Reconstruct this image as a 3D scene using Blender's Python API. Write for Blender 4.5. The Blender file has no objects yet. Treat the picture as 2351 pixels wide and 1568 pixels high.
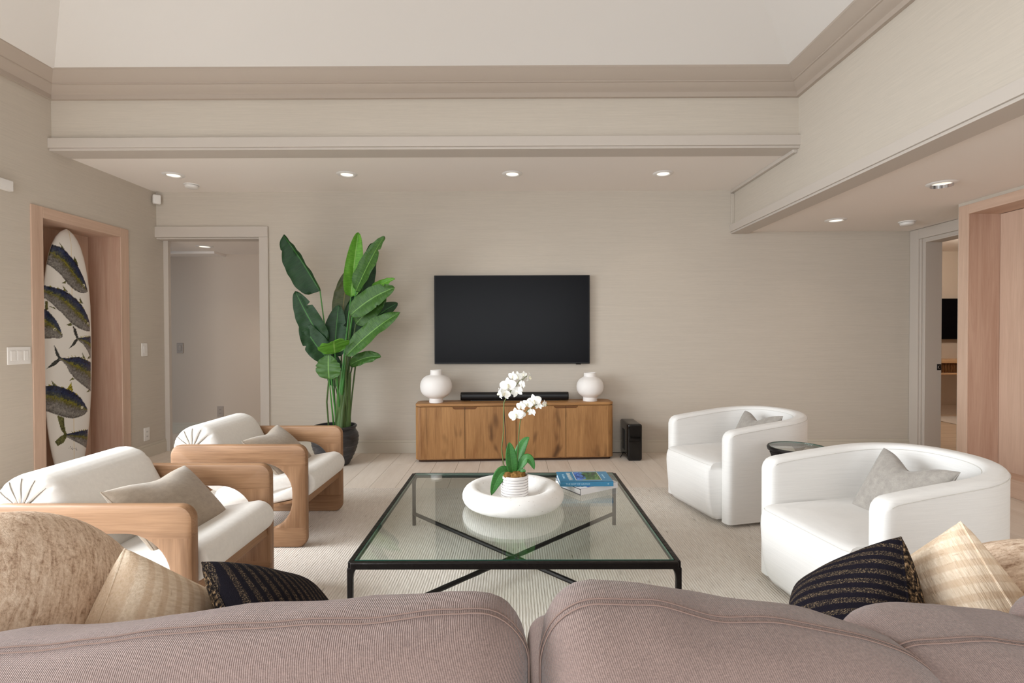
import bpy, math, random
import numpy as np
from mathutils import Vector, Matrix, Euler, noise

random.seed(7)
sc = bpy.context.scene
col = sc.collection
PI = math.pi
def s2l(c):
    c /= 255.0
    return c / 12.92 if c <= 0.04045 else ((c + 0.055) / 1.055) ** 2.4
def rgb(r, g, b):
    return (s2l(r), s2l(g), s2l(b), 1.0)

# ------------------------------------------------------------------ camera, light, exposure
cd = bpy.data.cameras.new('camera')
cd.sensor_width = 36.0
cd.lens = 1190.0 / 2351.0 * 36.0
cd.clip_start = 0.02
cam = bpy.data.objects.new('camera', cd)
col.objects.link(cam)
cam.matrix_world = (Matrix.Translation((0, 0, 1.106)) @ Matrix.Rotation(math.radians(.17), 4, 'Z')
                    @ Matrix.Rotation(math.radians(90 - .77), 4, 'X') @ Matrix.Rotation(math.radians(-.17), 4, 'Z'))
sc.camera = cam

w = bpy.data.worlds.new('daylight')
sc.world = w
w.use_nodes = True
w.node_tree.nodes['Background'].inputs[0].default_value = (.80, .90, 1.0, 1)
w.node_tree.nodes['Background'].inputs[1].default_value = 1.0

def area(name, loc, rot, sx, sy, power, color, spread=180):
    l = bpy.data.lights.new(name, 'AREA')
    l.shape = 'RECTANGLE'; l.size = sx; l.size_y = sy; l.energy = power; l.color = color; l.spread = math.radians(spread)
    o = bpy.data.objects.new(name, l)
    o.location = loc; o.rotation_euler = rot
    col.objects.link(o)
    return o
# daylight coming in through the glazing of the left wall and the rear wall (both behind the view)
area('left_window_daylight', (-3.42, 1.1, 1.30), (0, math.radians(-60), 0), 2.1, 3.4, 205, (.92, .97, 1.0), 125)
area('rear_window_daylight', (-.6, -2.7, 1.35), (math.radians(60), 0, 0), 4.6, 2.1, 98, (.95, .98, 1.0), 130)

vs = sc.view_settings
vs.view_transform = 'Standard'; vs.look = 'None'; vs.gamma = 1.0; vs.use_curve_mapping = False
vs.exposure = -0.2
try:
    sc.cycles.max_bounces = 10; sc.cycles.diffuse_bounces = 6; sc.cycles.transparent_max_bounces = 12
    sc.cycles.sample_clamp_indirect = 6.0
    sc.cycles.use_denoising = True
except Exception:
    pass

# ------------------------------------------------------------------ node helpers
class NT:
    def __init__(self, m):
        m.use_nodes = True
        self.t = m.node_tree
        self.b = self.t.nodes['Principled BSDF']
        self.out = self.t.nodes['Material Output']
    def n(self, kind, **kw):
        x = self.t.nodes.new(kind)
        for k, v in kw.items():
            setattr(x, k, v)
        return x
    def l(self, a, b):
        self.t.links.new(a, b)
    def coord(self, which='Object'):
        return self.n('ShaderNodeTexCoord').outputs[which]
    def mp(self, vec, scale=(1, 1, 1), rot=(0, 0, 0), loc=(0, 0, 0)):
        m = self.n('ShaderNodeMapping')
        m.inputs['Scale'].default_value = scale
        m.inputs['Rotation'].default_value = rot
        m.inputs['Location'].default_value = loc
        self.l(vec, m.inputs['Vector'])
        return m.outputs[0]
    def noise(self, vec, scale=1.0, detail=3.0, rough=.55, dist=0.0):
        x = self.n('ShaderNodeTexNoise')
        x.inputs['Scale'].default_value = scale; x.inputs['Detail'].default_value = detail
        x.inputs['Roughness'].default_value = rough; x.inputs['Distortion'].default_value = dist
        self.l(vec, x.inputs['Vector'])
        return x.outputs[0]
    def wave(self, vec, scale, dist=0.0, axis='X', detail=2.0, profile='SIN'):
        x = self.n('ShaderNodeTexWave')
        x.wave_type = 'BANDS'; x.bands_direction = axis; x.wave_profile = profile
        x.inputs['Scale'].default_value = scale; x.inputs['Distortion'].default_value = dist
        x.inputs['Detail'].default_value = detail
        self.l(vec, x.inputs['Vector'])
        return x.outputs[1]
    def ramp(self, fac, stops):
        x = self.n('ShaderNodeValToRGB')
        e = x.color_ramp.elements
        while len(e) < len(stops):
            e.new(.5)
        for el, (p, c) in zip(e, stops):
            el.position = p
            el.color = c if len(c) == 4 else (*c, 1)
        self.l(fac, x.inputs[0])
        return x.outputs[0]
    def mix(self, fac, a, b, mode='MIX'):
        x = self.n('ShaderNodeMix', data_type='RGBA', blend_type=mode)
        for i, v in ((0, fac), (6, a), (7, b)):
            if hasattr(v, 'is_linked') or isinstance(v, bpy.types.NodeSocket):
                self.l(v, x.inputs[i])
            else:
                x.inputs[i].default_value = v
        return x.outputs[2]
    def math(self, op, a, b=0.0):
        x = self.n('ShaderNodeMath', operation=op)
        for i, v in enumerate((a, b)):
            if isinstance(v, bpy.types.NodeSocket):
                self.l(v, x.inputs[i])
            else:
                x.inputs[i].default_value = v
        return x.outputs[0]
    def bump(self, h, strength=.3, dist=.002):
        x = self.n('ShaderNodeBump')
        x.inputs['Strength'].default_value = strength; x.inputs['Distance'].default_value = dist
        self.l(h, x.inputs['Height'])
        self.l(x.outputs[0], self.b.inputs['Normal'])
    def color(self, c):
        self.l(c, self.b.inputs['Base Color'])
    def rnd(self):
        return self.n('ShaderNodeObjectInfo').outputs['Random']

def plain(name, c, rough=.5, spec=.5, metal=0.0, bump=None):
    m = bpy.data.materials.new(name)
    k = NT(m)
    k.b.inputs['Base Color'].default_value = c
    k.b.inputs['Roughness'].default_value = rough
    k.b.inputs['Specular IOR Level'].default_value = spec
    k.b.inputs['Metallic'].default_value = metal
    if bump:
        k.bump(k.noise(k.coord(), bump[0], 4), bump[1], bump[2])
    return m

def shade(c, f):
    return (c[0] * f, c[1] * f, c[2] * f, 1)

def grasscloth(name, c):
    m = bpy.data.materials.new(name); k = NT(m); v = k.coord()
    a = k.noise(k.mp(v, (3, 3, 110)), 1.0, 4, .6)
    b = k.noise(k.mp(v, (14, 14, 260)), 1.0, 2, .6)
    f = k.math('ADD', k.math('MULTIPLY', a, .6), k.math('MULTIPLY', b, .4))
    k.color(k.ramp(f, [(.3, shade(c, .94)), (.7, shade(c, 1.05))]))
    k.b.inputs['Roughness'].default_value = .85; k.b.inputs['Specular IOR Level'].default_value = .2
    k.bump(f, .2, .002)
    return m

def wood(name, c1, c2, axis='Z', rough=.45, fine=1.0, knots=False, spec=.4, dark=None):
    m = bpy.data.materials.new(name); k = NT(m); v = k.coord()
    def st(along, across):
        return {'X': (along, across, across), 'Y': (across, along, across), 'Z': (across, across, along)}[axis]
    r = k.rnd()
    off = k.n('ShaderNodeVectorMath', operation='ADD')
    k.l(v, off.inputs[0])
    cmb = k.n('ShaderNodeCombineXYZ')
    for i in range(3):
        k.l(k.math('MULTIPLY', r, 7.3 + 3 * i), cmb.inputs[i])
    k.l(cmb.outputs[0], off.inputs[1])
    vv = off.outputs[0]
    a = k.noise(k.mp(vv, st(1.1, 11 * fine)), 1.0, 5, .6, .8)
    b = k.noise(k.mp(vv, st(5, 150 * fine)), 1.0, 3, .65)
    f = k.math('ADD', k.math('MULTIPLY', a, .68), k.math('MULTIPLY', b, .32))
    c = k.ramp(f, [(.32, c1), (.68, c2)])
    if knots:
        kn = k.noise(k.mp(vv, st(3.2, 8)), 1.0, 2, .5, .3)
        c = k.mix(k.ramp(kn, [(.63, (0, 0, 0)), (.76, (1, 1, 1))]), c, dark or shade(c1, .45))
        st2 = k.noise(k.mp(vv, st(1.2, 30)), 1.0, 3, .6, .5)
        c = k.mix(k.ramp(st2, [(.60, (0, 0, 0)), (.78, (.55, .55, .55))]), c, shade(c1, .55))
    k.color(c)
    k.b.inputs['Roughness'].default_value = rough; k.b.inputs['Specular IOR Level'].default_value = spec
    k.bump(b, .12, .001)
    return m

def fabric(name, c, weave=700, amp=.10, slub=None, rough=.9, bump=.25, sheen=.1):
    m = bpy.data.materials.new(name); k = NT(m); v = k.coord()
    a = k.noise(k.mp(v, slub or (30, 30, 30)), 1.0, 4, .6)
    b = k.noise(v, weave, 2, .5)
    f = k.math('ADD', k.math('MULTIPLY', a, .65), k.math('MULTIPLY', b, .35))
    k.color(k.ramp(f, [(.3, shade(c, 1 - amp)), (.7, shade(c, 1 + amp))]))
    k.b.inputs['Roughness'].default_value = rough; k.b.inputs['Specular IOR Level'].default_value = .15
    k.b.inputs['Sheen Weight'].default_value = sheen
    k.bump(f, bump, .002)
    return m

M = {}
M['wall'] = grasscloth('grasscloth_wallpaper', rgb(200, 191, 179))
M['paint'] = plain('greige_trim_paint', rgb(198, 189, 180), .5, .3)
M['crown'] = plain('crown_paint', rgb(180, 167, 155), .55, .3)
M['ceil'] = plain('white_ceiling_paint', rgb(224, 220, 216), .9, .1, bump=(60, .05, .002))
M['soffit'] = plain('soffit_paint', rgb(240, 233, 227), .9, .1)
M['hall'] = plain('hall_wall_paint', rgb(204, 190, 176), .85, .2)
M['plank'] = wood('pale_oak_plank', rgb(212, 199, 186), rgb(230, 220, 209), 'Y', .55, .7)
M['plank_warm'] = wood('warm_oak_plank', rgb(178, 138, 100), rgb(205, 168, 128), 'X', .5, .7)
M['plank_far'] = wood('oak_plank_x', rgb(188, 164, 140), rgb(214, 194, 172), 'X', .5, .7)
M['subfloor'] = plain('subfloor', rgb(120, 104, 88), .9)
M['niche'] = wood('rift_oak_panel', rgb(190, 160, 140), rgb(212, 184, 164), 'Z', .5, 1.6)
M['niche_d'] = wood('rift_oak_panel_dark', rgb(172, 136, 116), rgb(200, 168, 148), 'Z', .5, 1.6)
M['niche_h'] = wood('rift_oak_panel_y', rgb(190, 160, 140), rgb(212, 184, 164), 'Y', .5, 1.6)
M['chair_x'] = wood('honey_oak_x', rgb(118, 84, 57), rgb(172, 134, 101), 'X', .4, 1.2)
M['chair_z'] = wood('honey_oak_z', rgb(118, 84, 57), rgb(172, 134, 101), 'Z', .4, 1.2)
M['chair_y'] = wood('honey_oak_y', rgb(118, 84, 57), rgb(172, 134, 101), 'Y', .4, 1.2)
M['cab'] = wood('knotty_oak_z', rgb(128, 86, 48), rgb(186, 140, 90), 'Z', .42, .7, True)
M['cab_x'] = wood('knotty_oak_x', rgb(128, 86, 48), rgb(186, 140, 90), 'X', .42, .7)
M['cab_dark'] = plain('dark_oak_and_shade', rgb(112, 74, 42), .6, .3)  # notch shade put into the colour; plain darker oak on the slats
M['shadowgap'] = plain('gap_shade', rgb(60, 38, 22), .8)  # dark brown that paints the shade inside furniture gaps
M['white_fab'] = fabric('ivory_linen', rgb(230, 228, 225), 900, .05, (6, 6, 220))
M['cream_fab'] = fabric('cream_canvas', rgb(232, 229, 224), 900, .05, (60, 60, 60))
M['seam'] = plain('seam_thread', rgb(214, 211, 206), .9, .1)
M['pleat'] = plain('pleat_line_dark', rgb(128, 120, 110), .9, .1)
M['taupe_fab'] = fabric('taupe_velvet', rgb(164, 150, 134), 500, .16, (35, 35, 60), sheen=.3)
M['grey_fab'] = fabric('grey_velvet', rgb(158, 152, 145), 300, .2, (40, 40, 40), sheen=.3)
M['iron'] = plain('blackened_iron', rgb(34, 30, 29), .42, .5, .7, bump=(28, .6, .006))
M['black'] = plain('satin_black', rgb(17, 17, 19), .4, .4)
M['gloss'] = plain('gloss_black', rgb(8, 8, 9), .06, .5)
M['tvscreen'] = plain('tv_screen', rgb(7, 7, 12), .3, .12)
M['white_cer'] = plain('white_ceramic', rgb(240, 236, 233), .55, .35)
M['plastic'] = plain('white_plastic', rgb(232, 229, 226), .4, .4)
M['greyplate'] = plain('grey_plate', rgb(168, 156, 146), .4, .4)
M['dark'] = plain('dark_slot', rgb(20, 20, 20), .5)
M['chrome'] = plain('chrome', rgb(200, 200, 205), .2, .5, 1.0)

def emit(name, c, s):
    m = bpy.data.materials.new(name); k = NT(m)
    k.b.inputs['Base Color'].default_value = (0, 0, 0, 1)
    k.b.inputs['Emission Color'].default_value = c; k.b.inputs['Emission Strength'].default_value = s
    return m
M['lamp'] = emit('lamp_lens', (1.0, .90, .74, 1), 1.7)

def glass(name, tint, ior=1.5):
    m = bpy.data.materials.new(name); k = NT(m)
    k.t.nodes.remove(k.b)
    tr = k.n('ShaderNodeBsdfTransparent'); tr.inputs[0].default_value = tint
    gl = k.n('ShaderNodeBsdfGlossy'); gl.inputs['Roughness'].default_value = 0.0
    lw = k.n('ShaderNodeLayerWeight'); lw.inputs['Blend'].default_value = .5
    fr = k.math('ADD', k.math('MULTIPLY', k.math('POWER', lw.outputs['Facing'], 4.2), 1.0), .04)
    mx = k.n('ShaderNodeMixShader')
    k.l(fr, mx.inputs[0]); k.l(tr.outputs[0], mx.inputs[1]); k.l(gl.outputs[0], mx.inputs[2])
    k.l(mx.outputs[0], k.out.inputs['Surface'])
    return m
M['glass'] = glass('table_glass', (.925, .96, .94, 1), 1.42)
M['glass_edge'] = plain('glass_edge', rgb(46, 92, 78), .1, .5)

def rug_mat():
    m = bpy.data.materials.new('handwoven_rug'); k = NT(m); v = k.coord()
    wv = k.wave(k.mp(v, (1, 1, 1)), 26, 1.2, 'X', 3)
    fine = k.noise(k.mp(v, (160, 14, 1)), 1.0, 3, .6)
    blot = k.noise(v, 2.2, 4, .6)
    c = k.ramp(fine, [(.25, rgb(206, 196, 187)), (.55, rgb(229, 221, 213)), (.8, rgb(240, 235, 228))])
    c = k.mix(k.math('MULTIPLY', wv, .22), c, rgb(172, 160, 145))
    c = k.mix(k.ramp(blot, [(.35, (0, 0, 0)), (.75, (.3, .3, .3))]), c, rgb(196, 186, 172))
    sp = k.noise(k.mp(v, (120, 12, 1)), 1.0, 1, .4)
    c = k.mix(k.ramp(sp, [(.70, (0, 0, 0)), (.78, (.7, .7, .7))]), c, rgb(120, 106, 92))
    k.color(c)
    k.b.inputs['Roughness'].default_value = .95; k.b.inputs['Specular IOR Level'].default_value = .1
    k.bump(k.math('ADD', k.math('MULTIPLY', wv, .6), fine), .5, .004)
    return m
M['rug'] = rug_mat()

def sofa_mat():
    m = bpy.data.materials.new('mauve_chenille'); k = NT(m); v = k.coord()
    blot = k.noise(k.mp(v, (3, 3, 5)), 1.0, 5, .6, .6)
    fine = k.noise(k.mp(v, (260, 260, 700)), 1.0, 3, .6)
    twill = k.wave(k.mp(v, (1, .3, 1), (0, math.radians(20), 0)), 130, 2.0, 'X', 2)
    c = k.ramp(blot, [(.3, rgb(112, 95, 89)), (.7, rgb(140, 119, 112))])
    c = k.mix(.5, c, k.ramp(fine, [(.3, rgb(104, 88, 84)), (.7, rgb(152, 131, 124))]))
    c = k.mix(k.math('MULTIPLY', twill, .25), c, rgb(132, 112, 105))
    k.color(c)
    k.b.inputs['Roughness'].default_value = .95; k.b.inputs['Specular IOR Level'].default_value = .1
    k.b.inputs['Sheen Weight'].default_value = .25
    k.bump(k.math('ADD', fine, k.math('MULTIPLY', twill, .8)), .45, .0025)
    return m
M['sofa'] = sofa_mat()
M['sofa_seam'] = plain('sofa_seam', rgb(138, 116, 107), .95, .1)

def stripe_mat(name, kind):
    m = bpy.data.materials.new(name); k = NT(m); v = k.coord()
    if kind == 'black':
        wv = k.wave(k.mp(v, (.12, .12, 1)), 17, 2.6, 'Z', 3)
        th = k.noise(k.mp(v, (380, 380, 700)), 1.0, 2, .6)
        fl = k.ramp(th, [(.50, rgb(28, 24, 28)), (.66, rgb(126, 108, 86))])
        c = k.mix(k.ramp(wv, [(.40, (0, 0, 0)), (.52, (1, 1, 1))]), fl, rgb(24, 21, 29))
    elif kind == 'rough':
        th = k.noise(k.mp(v, (150, 150, 150)), 1.0, 2, .6)
        c = k.ramp(th, [(.42, rgb(24, 20, 21)), (.56, rgb(92, 74, 54)), (.66, rgb(168, 140, 108))])
        wv = th
    elif kind == 'cream':
        wv = k.wave(k.mp(v, (.1, .1, 1)), 12, 2.0, 'Z', 3)
        th = k.noise(k.mp(v, (220, 220, 40)), 1.0, 3, .6)
        t2 = k.noise(k.mp(v, (40, 40, 240)), 1.0, 3, .6)
        c = k.ramp(th, [(.3, rgb(212, 190, 164)), (.7, rgb(236, 219, 198))])
        c = k.mix(k.ramp(wv, [(.45, (0, 0, 0)), (.75, (.45, .45, .45))]), c, rgb(196, 164, 132))
        c = k.mix(k.ramp(t2, [(.62, (0, 0, 0)), (.75, (.4, .4, .4))]), c, rgb(160, 124, 92))
    else:
        wv = k.noise(k.mp(v, (30, 30, 120)), 1.0, 4, .65, .6)
        th = k.noise(v, 160, 4, .7)
        f = k.math('ADD', k.math('MULTIPLY', wv, .6), k.math('MULTIPLY', th, .4))
        c = k.ramp(f, [(.36, rgb(160, 130, 108)), (.48, rgb(210, 184, 160)), (.62, rgb(236, 216, 195))])
    k.color(c)
    k.b.inputs['Roughness'].default_value = .95; k.b.inputs['Specular IOR Level'].default_value = .1
    k.bump(th, .6, .004)
    return m
M['p_black'] = stripe_mat('black_striped_weave', 'black')
M['p_rough'] = stripe_mat('black_flecked_weave', 'rough')
M['p_cream'] = stripe_mat('cream_striped_raffia', 'cream')
M['p_tan'] = stripe_mat('tan_boucle', 'tan')

def leaf_mat(name, c1, c2, back, rib, rough=.5):
    m = bpy.data.materials.new(name); k = NT(m)
    uv = k.coord('UV')
    sep = k.n('ShaderNodeSeparateXYZ'); k.l(uv, sep.inputs[0])
    du = k.math('ABSOLUTE', k.math('SUBTRACT', sep.outputs[0], .5))
    vein = k.wave(k.mp(uv, (1, 1, 1), (0, 0, 0)), 16, .6, 'Y', 1)
    n = k.noise(k.mp(uv, (3, 40, 1)), 1.0, 3, .6)
    c = k.ramp(n, [(.3, c1), (.7, c2)])
    c = k.mix(k.math('MULTIPLY', vein, .10), c, shade(c2, 1.3))
    g = k.n('ShaderNodeNewGeometry').outputs['Backfacing']
    c = k.mix(g, c, back)
    c = k.mix(k.ramp(du, [(.0, (1, 1, 1)), (.035, (0, 0, 0))]), c, rib)
    k.color(c)
    k.b.inputs['Roughness'].default_value = rough; k.b.inputs['Specular IOR Level'].default_value = .45
    k.bump(k.math('ADD', vein, n), .2, .002)
    return m
M['leaf_d'] = leaf_mat('dark_leaf', rgb(14, 48, 20), rgb(28, 70, 30), rgb(70, 120, 52), rgb(70, 130, 60))
M['leaf_m'] = leaf_mat('mid_leaf', rgb(36, 76, 24), rgb(70, 110, 40), rgb(60, 110, 40), rgb(120, 165, 80))
M['leaf_l'] = leaf_mat('light_leaf', rgb(76, 138, 34), rgb(106, 166, 52), rgb(90, 150, 44), rgb(150, 195, 100))
M['leaf_b'] = leaf_mat('bronze_leaf', rgb(64, 74, 40), rgb(86, 92, 56), rgb(70, 110, 50), rgb(130, 120, 70))
M['leaf_o'] = leaf_mat('orchid_leaf', rgb(34, 92, 32), rgb(62, 126, 52), rgb(80, 140, 70), rgb(84, 146, 74), .42)
M['stem'] = plain('green_stem', rgb(70, 132, 58), .45, .4)
M['stem_d'] = plain('olive_stem', rgb(74, 96, 52), .5, .4)
M['trunk'] = wood('green_trunk', rgb(60, 92, 50), rgb(112, 140, 78), 'Z', .55)
M['soil'] = plain('potting_soil', rgb(46, 36, 28), .95, .1, bump=(90, 1, .01))
M['orch_stem'] = plain('orchid_stem', rgb(92, 104, 54), .5, .4)
M['stake'] = plain('dark_stake', rgb(42, 34, 32), .5, .4)
M['petal'] = plain('white_petal', rgb(246, 245, 240), .6, .25)
M['lip'] = plain('yellowish_lip', rgb(236, 230, 204), .6, .25)

def pot_mat():
    m = bpy.data.materials.new('charcoal_stoneware'); k = NT(m); v = k.coord()
    n = k.noise(k.mp(v, (5, 5, 34)), 1.0, 4, .65, .4)
    k.color(k.ramp(n, [(.38, rgb(34, 34, 37)), (.6, rgb(58, 58, 62)), (.74, rgb(112, 110, 110))]))
    k.b.inputs['Roughness'].default_value = .38
    k.bump(n, .35, .006)
    return m
M['pot'] = pot_mat()
def travertine():
    m = bpy.data.materials.new('white_plaster'); k = NT(m); v = k.coord()
    n = k.noise(k.mp(v, (60, 60, 170)), 1.0, 2, .5)
    b = k.noise(v, 12, 3)
    c = k.ramp(b, [(.3, rgb(232, 229, 225)), (.7, rgb(244, 242, 239))])
    c = k.mix(k.ramp(n, [(.68, (0, 0, 0)), (.74, (.8, .8, .8))]), c, rgb(190, 182, 174))
    k.color(c); k.b.inputs['Roughness'].default_value = .8; k.b.inputs['Specular IOR Level'].default_value = .2
    k.bump(n, .3, .002)
    return m
M['plaster'] = travertine()
M['potwhite'] = plain('matte_white_pot', rgb(232, 228, 226), .7, .25, bump=(80, .15, .002))
M['potline'] = plain('pot_line', rgb(140, 134, 134), .8)
M['moss'] = plain('brown_moss', rgb(134, 100, 56), .95, .1, bump=(70, 1, .01))
M['blue'] = plain('blue_cover', rgb(62, 130, 168), .35, .4)
M['ltblue'] = plain('light_blue_print', rgb(176, 208, 222), .5, .3)
M['paper'] = plain('book_paper', rgb(236, 234, 232), .8, .2)
M['bookwhite'] = plain('white_cover', rgb(238, 236, 238), .4, .4)
M['ink'] = plain('navy_ink', rgb(24, 22, 40), .6, .3)
M['royal'] = plain('royal_blue_print', rgb(34, 84, 186), .45, .4)
M['cream_print'] = plain('cream_print', rgb(222, 216, 200), .5, .3)
def cover_pic():
    m = bpy.data.materials.new('cover_photo_print'); k = NT(m); v = k.coord()
    a = k.noise(k.mp(v, (16, 16, 1)), 1.0, 3, .6, 1.5)
    b = k.noise(k.mp(v, (40, 22, 1), loc=(3, 1, 0)), 1.0, 4, .7, 1)
    sky = k.ramp(b, [(.4, rgb(30, 60, 130)), (.6, rgb(96, 146, 222))])
    trees = k.ramp(b, [(.38, rgb(12, 20, 14)), (.52, rgb(40, 90, 40)), (.66, rgb(110, 160, 90))])
    sep = k.n('ShaderNodeSeparateXYZ'); k.l(v, sep.inputs[0])
    g = k.math('ADD', k.math('MULTIPLY', sep.outputs[0], 9.0), a)
    k.color(k.mix(k.ramp(g, [(.42, (0, 0, 0)), (.50, (1, 1, 1))]), sky, trees))
    k.b.inputs['Roughness'].default_value = .3
    return m
M['pic'] = cover_pic()
M['sign_ink'] = plain('signature_ink', rgb(20, 20, 22), .6)

# ------------------------------------------------------------------ mesh helpers
class G:
    def __init__(self):
        self.v = []; self.f = []; self.uv = {}
    def add(self, v, f, mtx=None):
        o = len(self.v)
        self.v += [tuple(mtx @ Vector(p)) if mtx else tuple(p) for p in v]
        self.f += [tuple(i + o for i in q) for q in f]
        return self
    def box(self, x0, x1, y0, y1, z0, z1, mtx=None):
        v = [(x0, y0, z0), (x1, y0, z0), (x1, y1, z0), (x0, y1, z0), (x0, y0, z1), (x1, y0, z1), (x1, y1, z1), (x0, y1, z1)]
        return self.add(v, [(3, 2, 1, 0), (4, 5, 6, 7), (0, 1, 5, 4), (1, 2, 6, 5), (2, 3, 7, 6), (3, 0, 4, 7)], mtx)
    def loft(self, rings, closed=True, caps=True, mtx=None):
        n = len(rings[0]); v = [p for r in rings for p in r]; f = []
        for i in range(len(rings) - 1):
            for j in range(n if closed else n - 1):
                a = i * n + j; b = i * n + (j + 1) % n
                f.append((a, b, b + n, a + n))
        if caps:
            f.append(tuple(reversed(range(n)))); f.append(tuple(range((len(rings) - 1) * n, len(rings) * n)))
        return self.add(v, f, mtx)
    def lathe(self, prof, seg=48, mtx=None):
        rings = [[(max(r, 1e-4) * math.cos(2 * PI * j / seg), max(r, 1e-4) * math.sin(2 * PI * j / seg), z) for j in range(seg)] for r, z in prof]
        o = len(self.v)
        self.loft(rings, True, False, mtx)
        if prof[0][0] < 1e-3:
            self.f.append(tuple(o + i for i in reversed(range(seg))))
        if prof[-1][0] < 1e-3:
            self.f.append(tuple(o + (len(prof) - 1) * seg + i for i in range(seg)))
        return self
    def tube(self, pts, r, seg=8, caps=True, closed=False):
        P = [Vector(p) for p in pts]; n = len(P)
        R = r if isinstance(r, (list, tuple)) else [r] * n
        rings = []; up = None
        for i in range(n):
            if closed:
                t = (P[(i + 1) % n] - P[i - 1]).normalized()
            else:
                t = (P[min(i + 1, n - 1)] - P[max(i - 1, 0)]).normalized()
            if up is None:
                up = Vector((0, 0, 1)) if abs(t.z) < .9 else Vector((1, 0, 0))
            up = (up - t * up.dot(t)).normalized()
            b = t.cross(up)
            rings.append([tuple(P[i] + (up * math.cos(2 * PI * j / seg) + b * math.sin(2 * PI * j / seg)) * R[i]) for j in range(seg)])
        if closed:
            rings.append(rings[0])
        return self.loft(rings, True, caps and not closed)
    def rbox(self, hx, hy, hz, r, n=10, f=None, mtx=None):
        """rounded box, all six faces subdivided, optional deform f(Vector)->Vector"""
        vi = {}; V = []; F = []
        h = Vector((hx, hy, hz))
        def grid(hh):
            # parameter stations: dense in the rounded rim
            m = max(2, n); k = 4
            a = [-hh + r * (1 - math.cos(PI / 2 * i / k)) for i in range(k)]
            mid = [-hh + r + (2 * hh - 2 * r) * i / m for i in range(m + 1)]
            return a + mid + [-q for q in reversed(a)]
        ax = [grid(hx), grid(hy), grid(hz)]
        def vid(p):
            key = tuple(round(c, 6) for c in p)
            if key not in vi:
                q = Vector(p)
                inner = Vector([max(-(h[i] - r), min(h[i] - r, q[i])) for i in range(3)])
                d = q - inner
                if d.length > 1e-9:
                    q = inner + d.normalized() * r
                if f:
                    q = f(q)
                vi[key] = len(V); V.append(tuple(q))
            return vi[key]
        for a in range(3):
            b, c = (a + 1) % 3, (a + 2) % 3
            for s in (-1, 1):
                for i in range(len(ax[b]) - 1):
                    for j in range(len(ax[c]) - 1):
                        q = []
                        for (ii, jj) in ((i, j), (i + 1, j), (i + 1, j + 1), (i, j + 1)):
                            p = [0, 0, 0]; p[a] = s * h[a]; p[b] = ax[b][ii]; p[c] = ax[c][jj]
                            q.append(vid(p))
                        if s < 0:
                            q.reverse()
                        F.append(tuple(q))
        return self.add(V, F, mtx)
    def mesh(self, name, smooth=40):
        me = bpy.data.meshes.new(name)
        me.from_pydata(self.v, [], self.f)
        me.validate()
        if smooth:
            me.polygons.foreach_set('use_smooth', [True] * len(me.polygons))
            me.set_sharp_from_angle(angle=math.radians(smooth))
        me.update()
        return me

def put(name, g, mat, parent=None, smooth=40, bevel=0, seg=2, loc=None, rot=None, label=None):
    me = g.mesh(name, smooth) if isinstance(g, G) else g
    o = bpy.data.objects.new(name, me)
    col.objects.link(o)
    if mat is not None and not me.materials:
        for x in (mat if isinstance(mat, (list, tuple)) else [mat]):
            me.materials.append(x)
    if parent:
        o.parent = parent
    if loc is not None:
        o.location = loc
    if rot is not None:
        o.rotation_euler = rot
    if bevel:
        b = o.modifiers.new('bevel', 'BEVEL'); b.width = bevel; b.segments = seg; b.limit_method = 'ANGLE'; b.angle_limit = math.radians(40)
    if label:
        o['label'] = label
    return o
def tag(o, label, cat, group=None):
    o['label'] = label; o['category'] = cat
    if group:
        o['group'] = group
    return o
def thing(name, label, cat, loc=(0, 0, 0), rot=(0, 0, 0), group=None):
    o = bpy.data.objects.new(name, None)
    o.empty_display_size = .1
    col.objects.link(o)
    o.location = loc; o.rotation_euler = rot
    return tag(o, label, cat, group)
def struct(name, g, mat, parent=None, **kw):
    o = put(name, g, mat, parent, **kw)
    if not parent:
        o['kind'] = 'structure'
    return o
def dup(root, loc, rot=None, label=None):
    r = root.copy(); col.objects.link(r)
    r.location = loc
    if rot is not None:
        r.rotation_euler = rot
    if label:
        r['label'] = label
    for ch in list(root.children):
        c = ch.copy(); col.objects.link(c); c.parent = r
        for g in list(ch.children):
            d = g.copy(); col.objects.link(d); d.parent = c
    return r
def text(name, body, size, mat, parent, mtx, thick=.0002, sx=1.0):
    cu = bpy.data.curves.new(name, 'FONT')
    cu.body = body; cu.size = size; cu.extrude = thick; cu.align_x = 'CENTER'; cu.align_y = 'CENTER'
    t = bpy.data.objects.new(name, cu)
    col.objects.link(t)
    dg = bpy.context.evaluated_depsgraph_get()
    me = bpy.data.meshes.new_from_object(t.evaluated_get(dg))
    bpy.data.objects.remove(t)
    o = bpy.data.objects.new(name, me)
    col.objects.link(o)
    me.materials.clear(); me.materials.append(mat)
    o.parent = parent
    o.matrix_local = mtx @ Matrix.Diagonal((sx, 1, 1, 1))
    return o

# ------------------------------------------------------------------ the room
XL, YB, XR = -3.33, 4.84, 2.05
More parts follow.
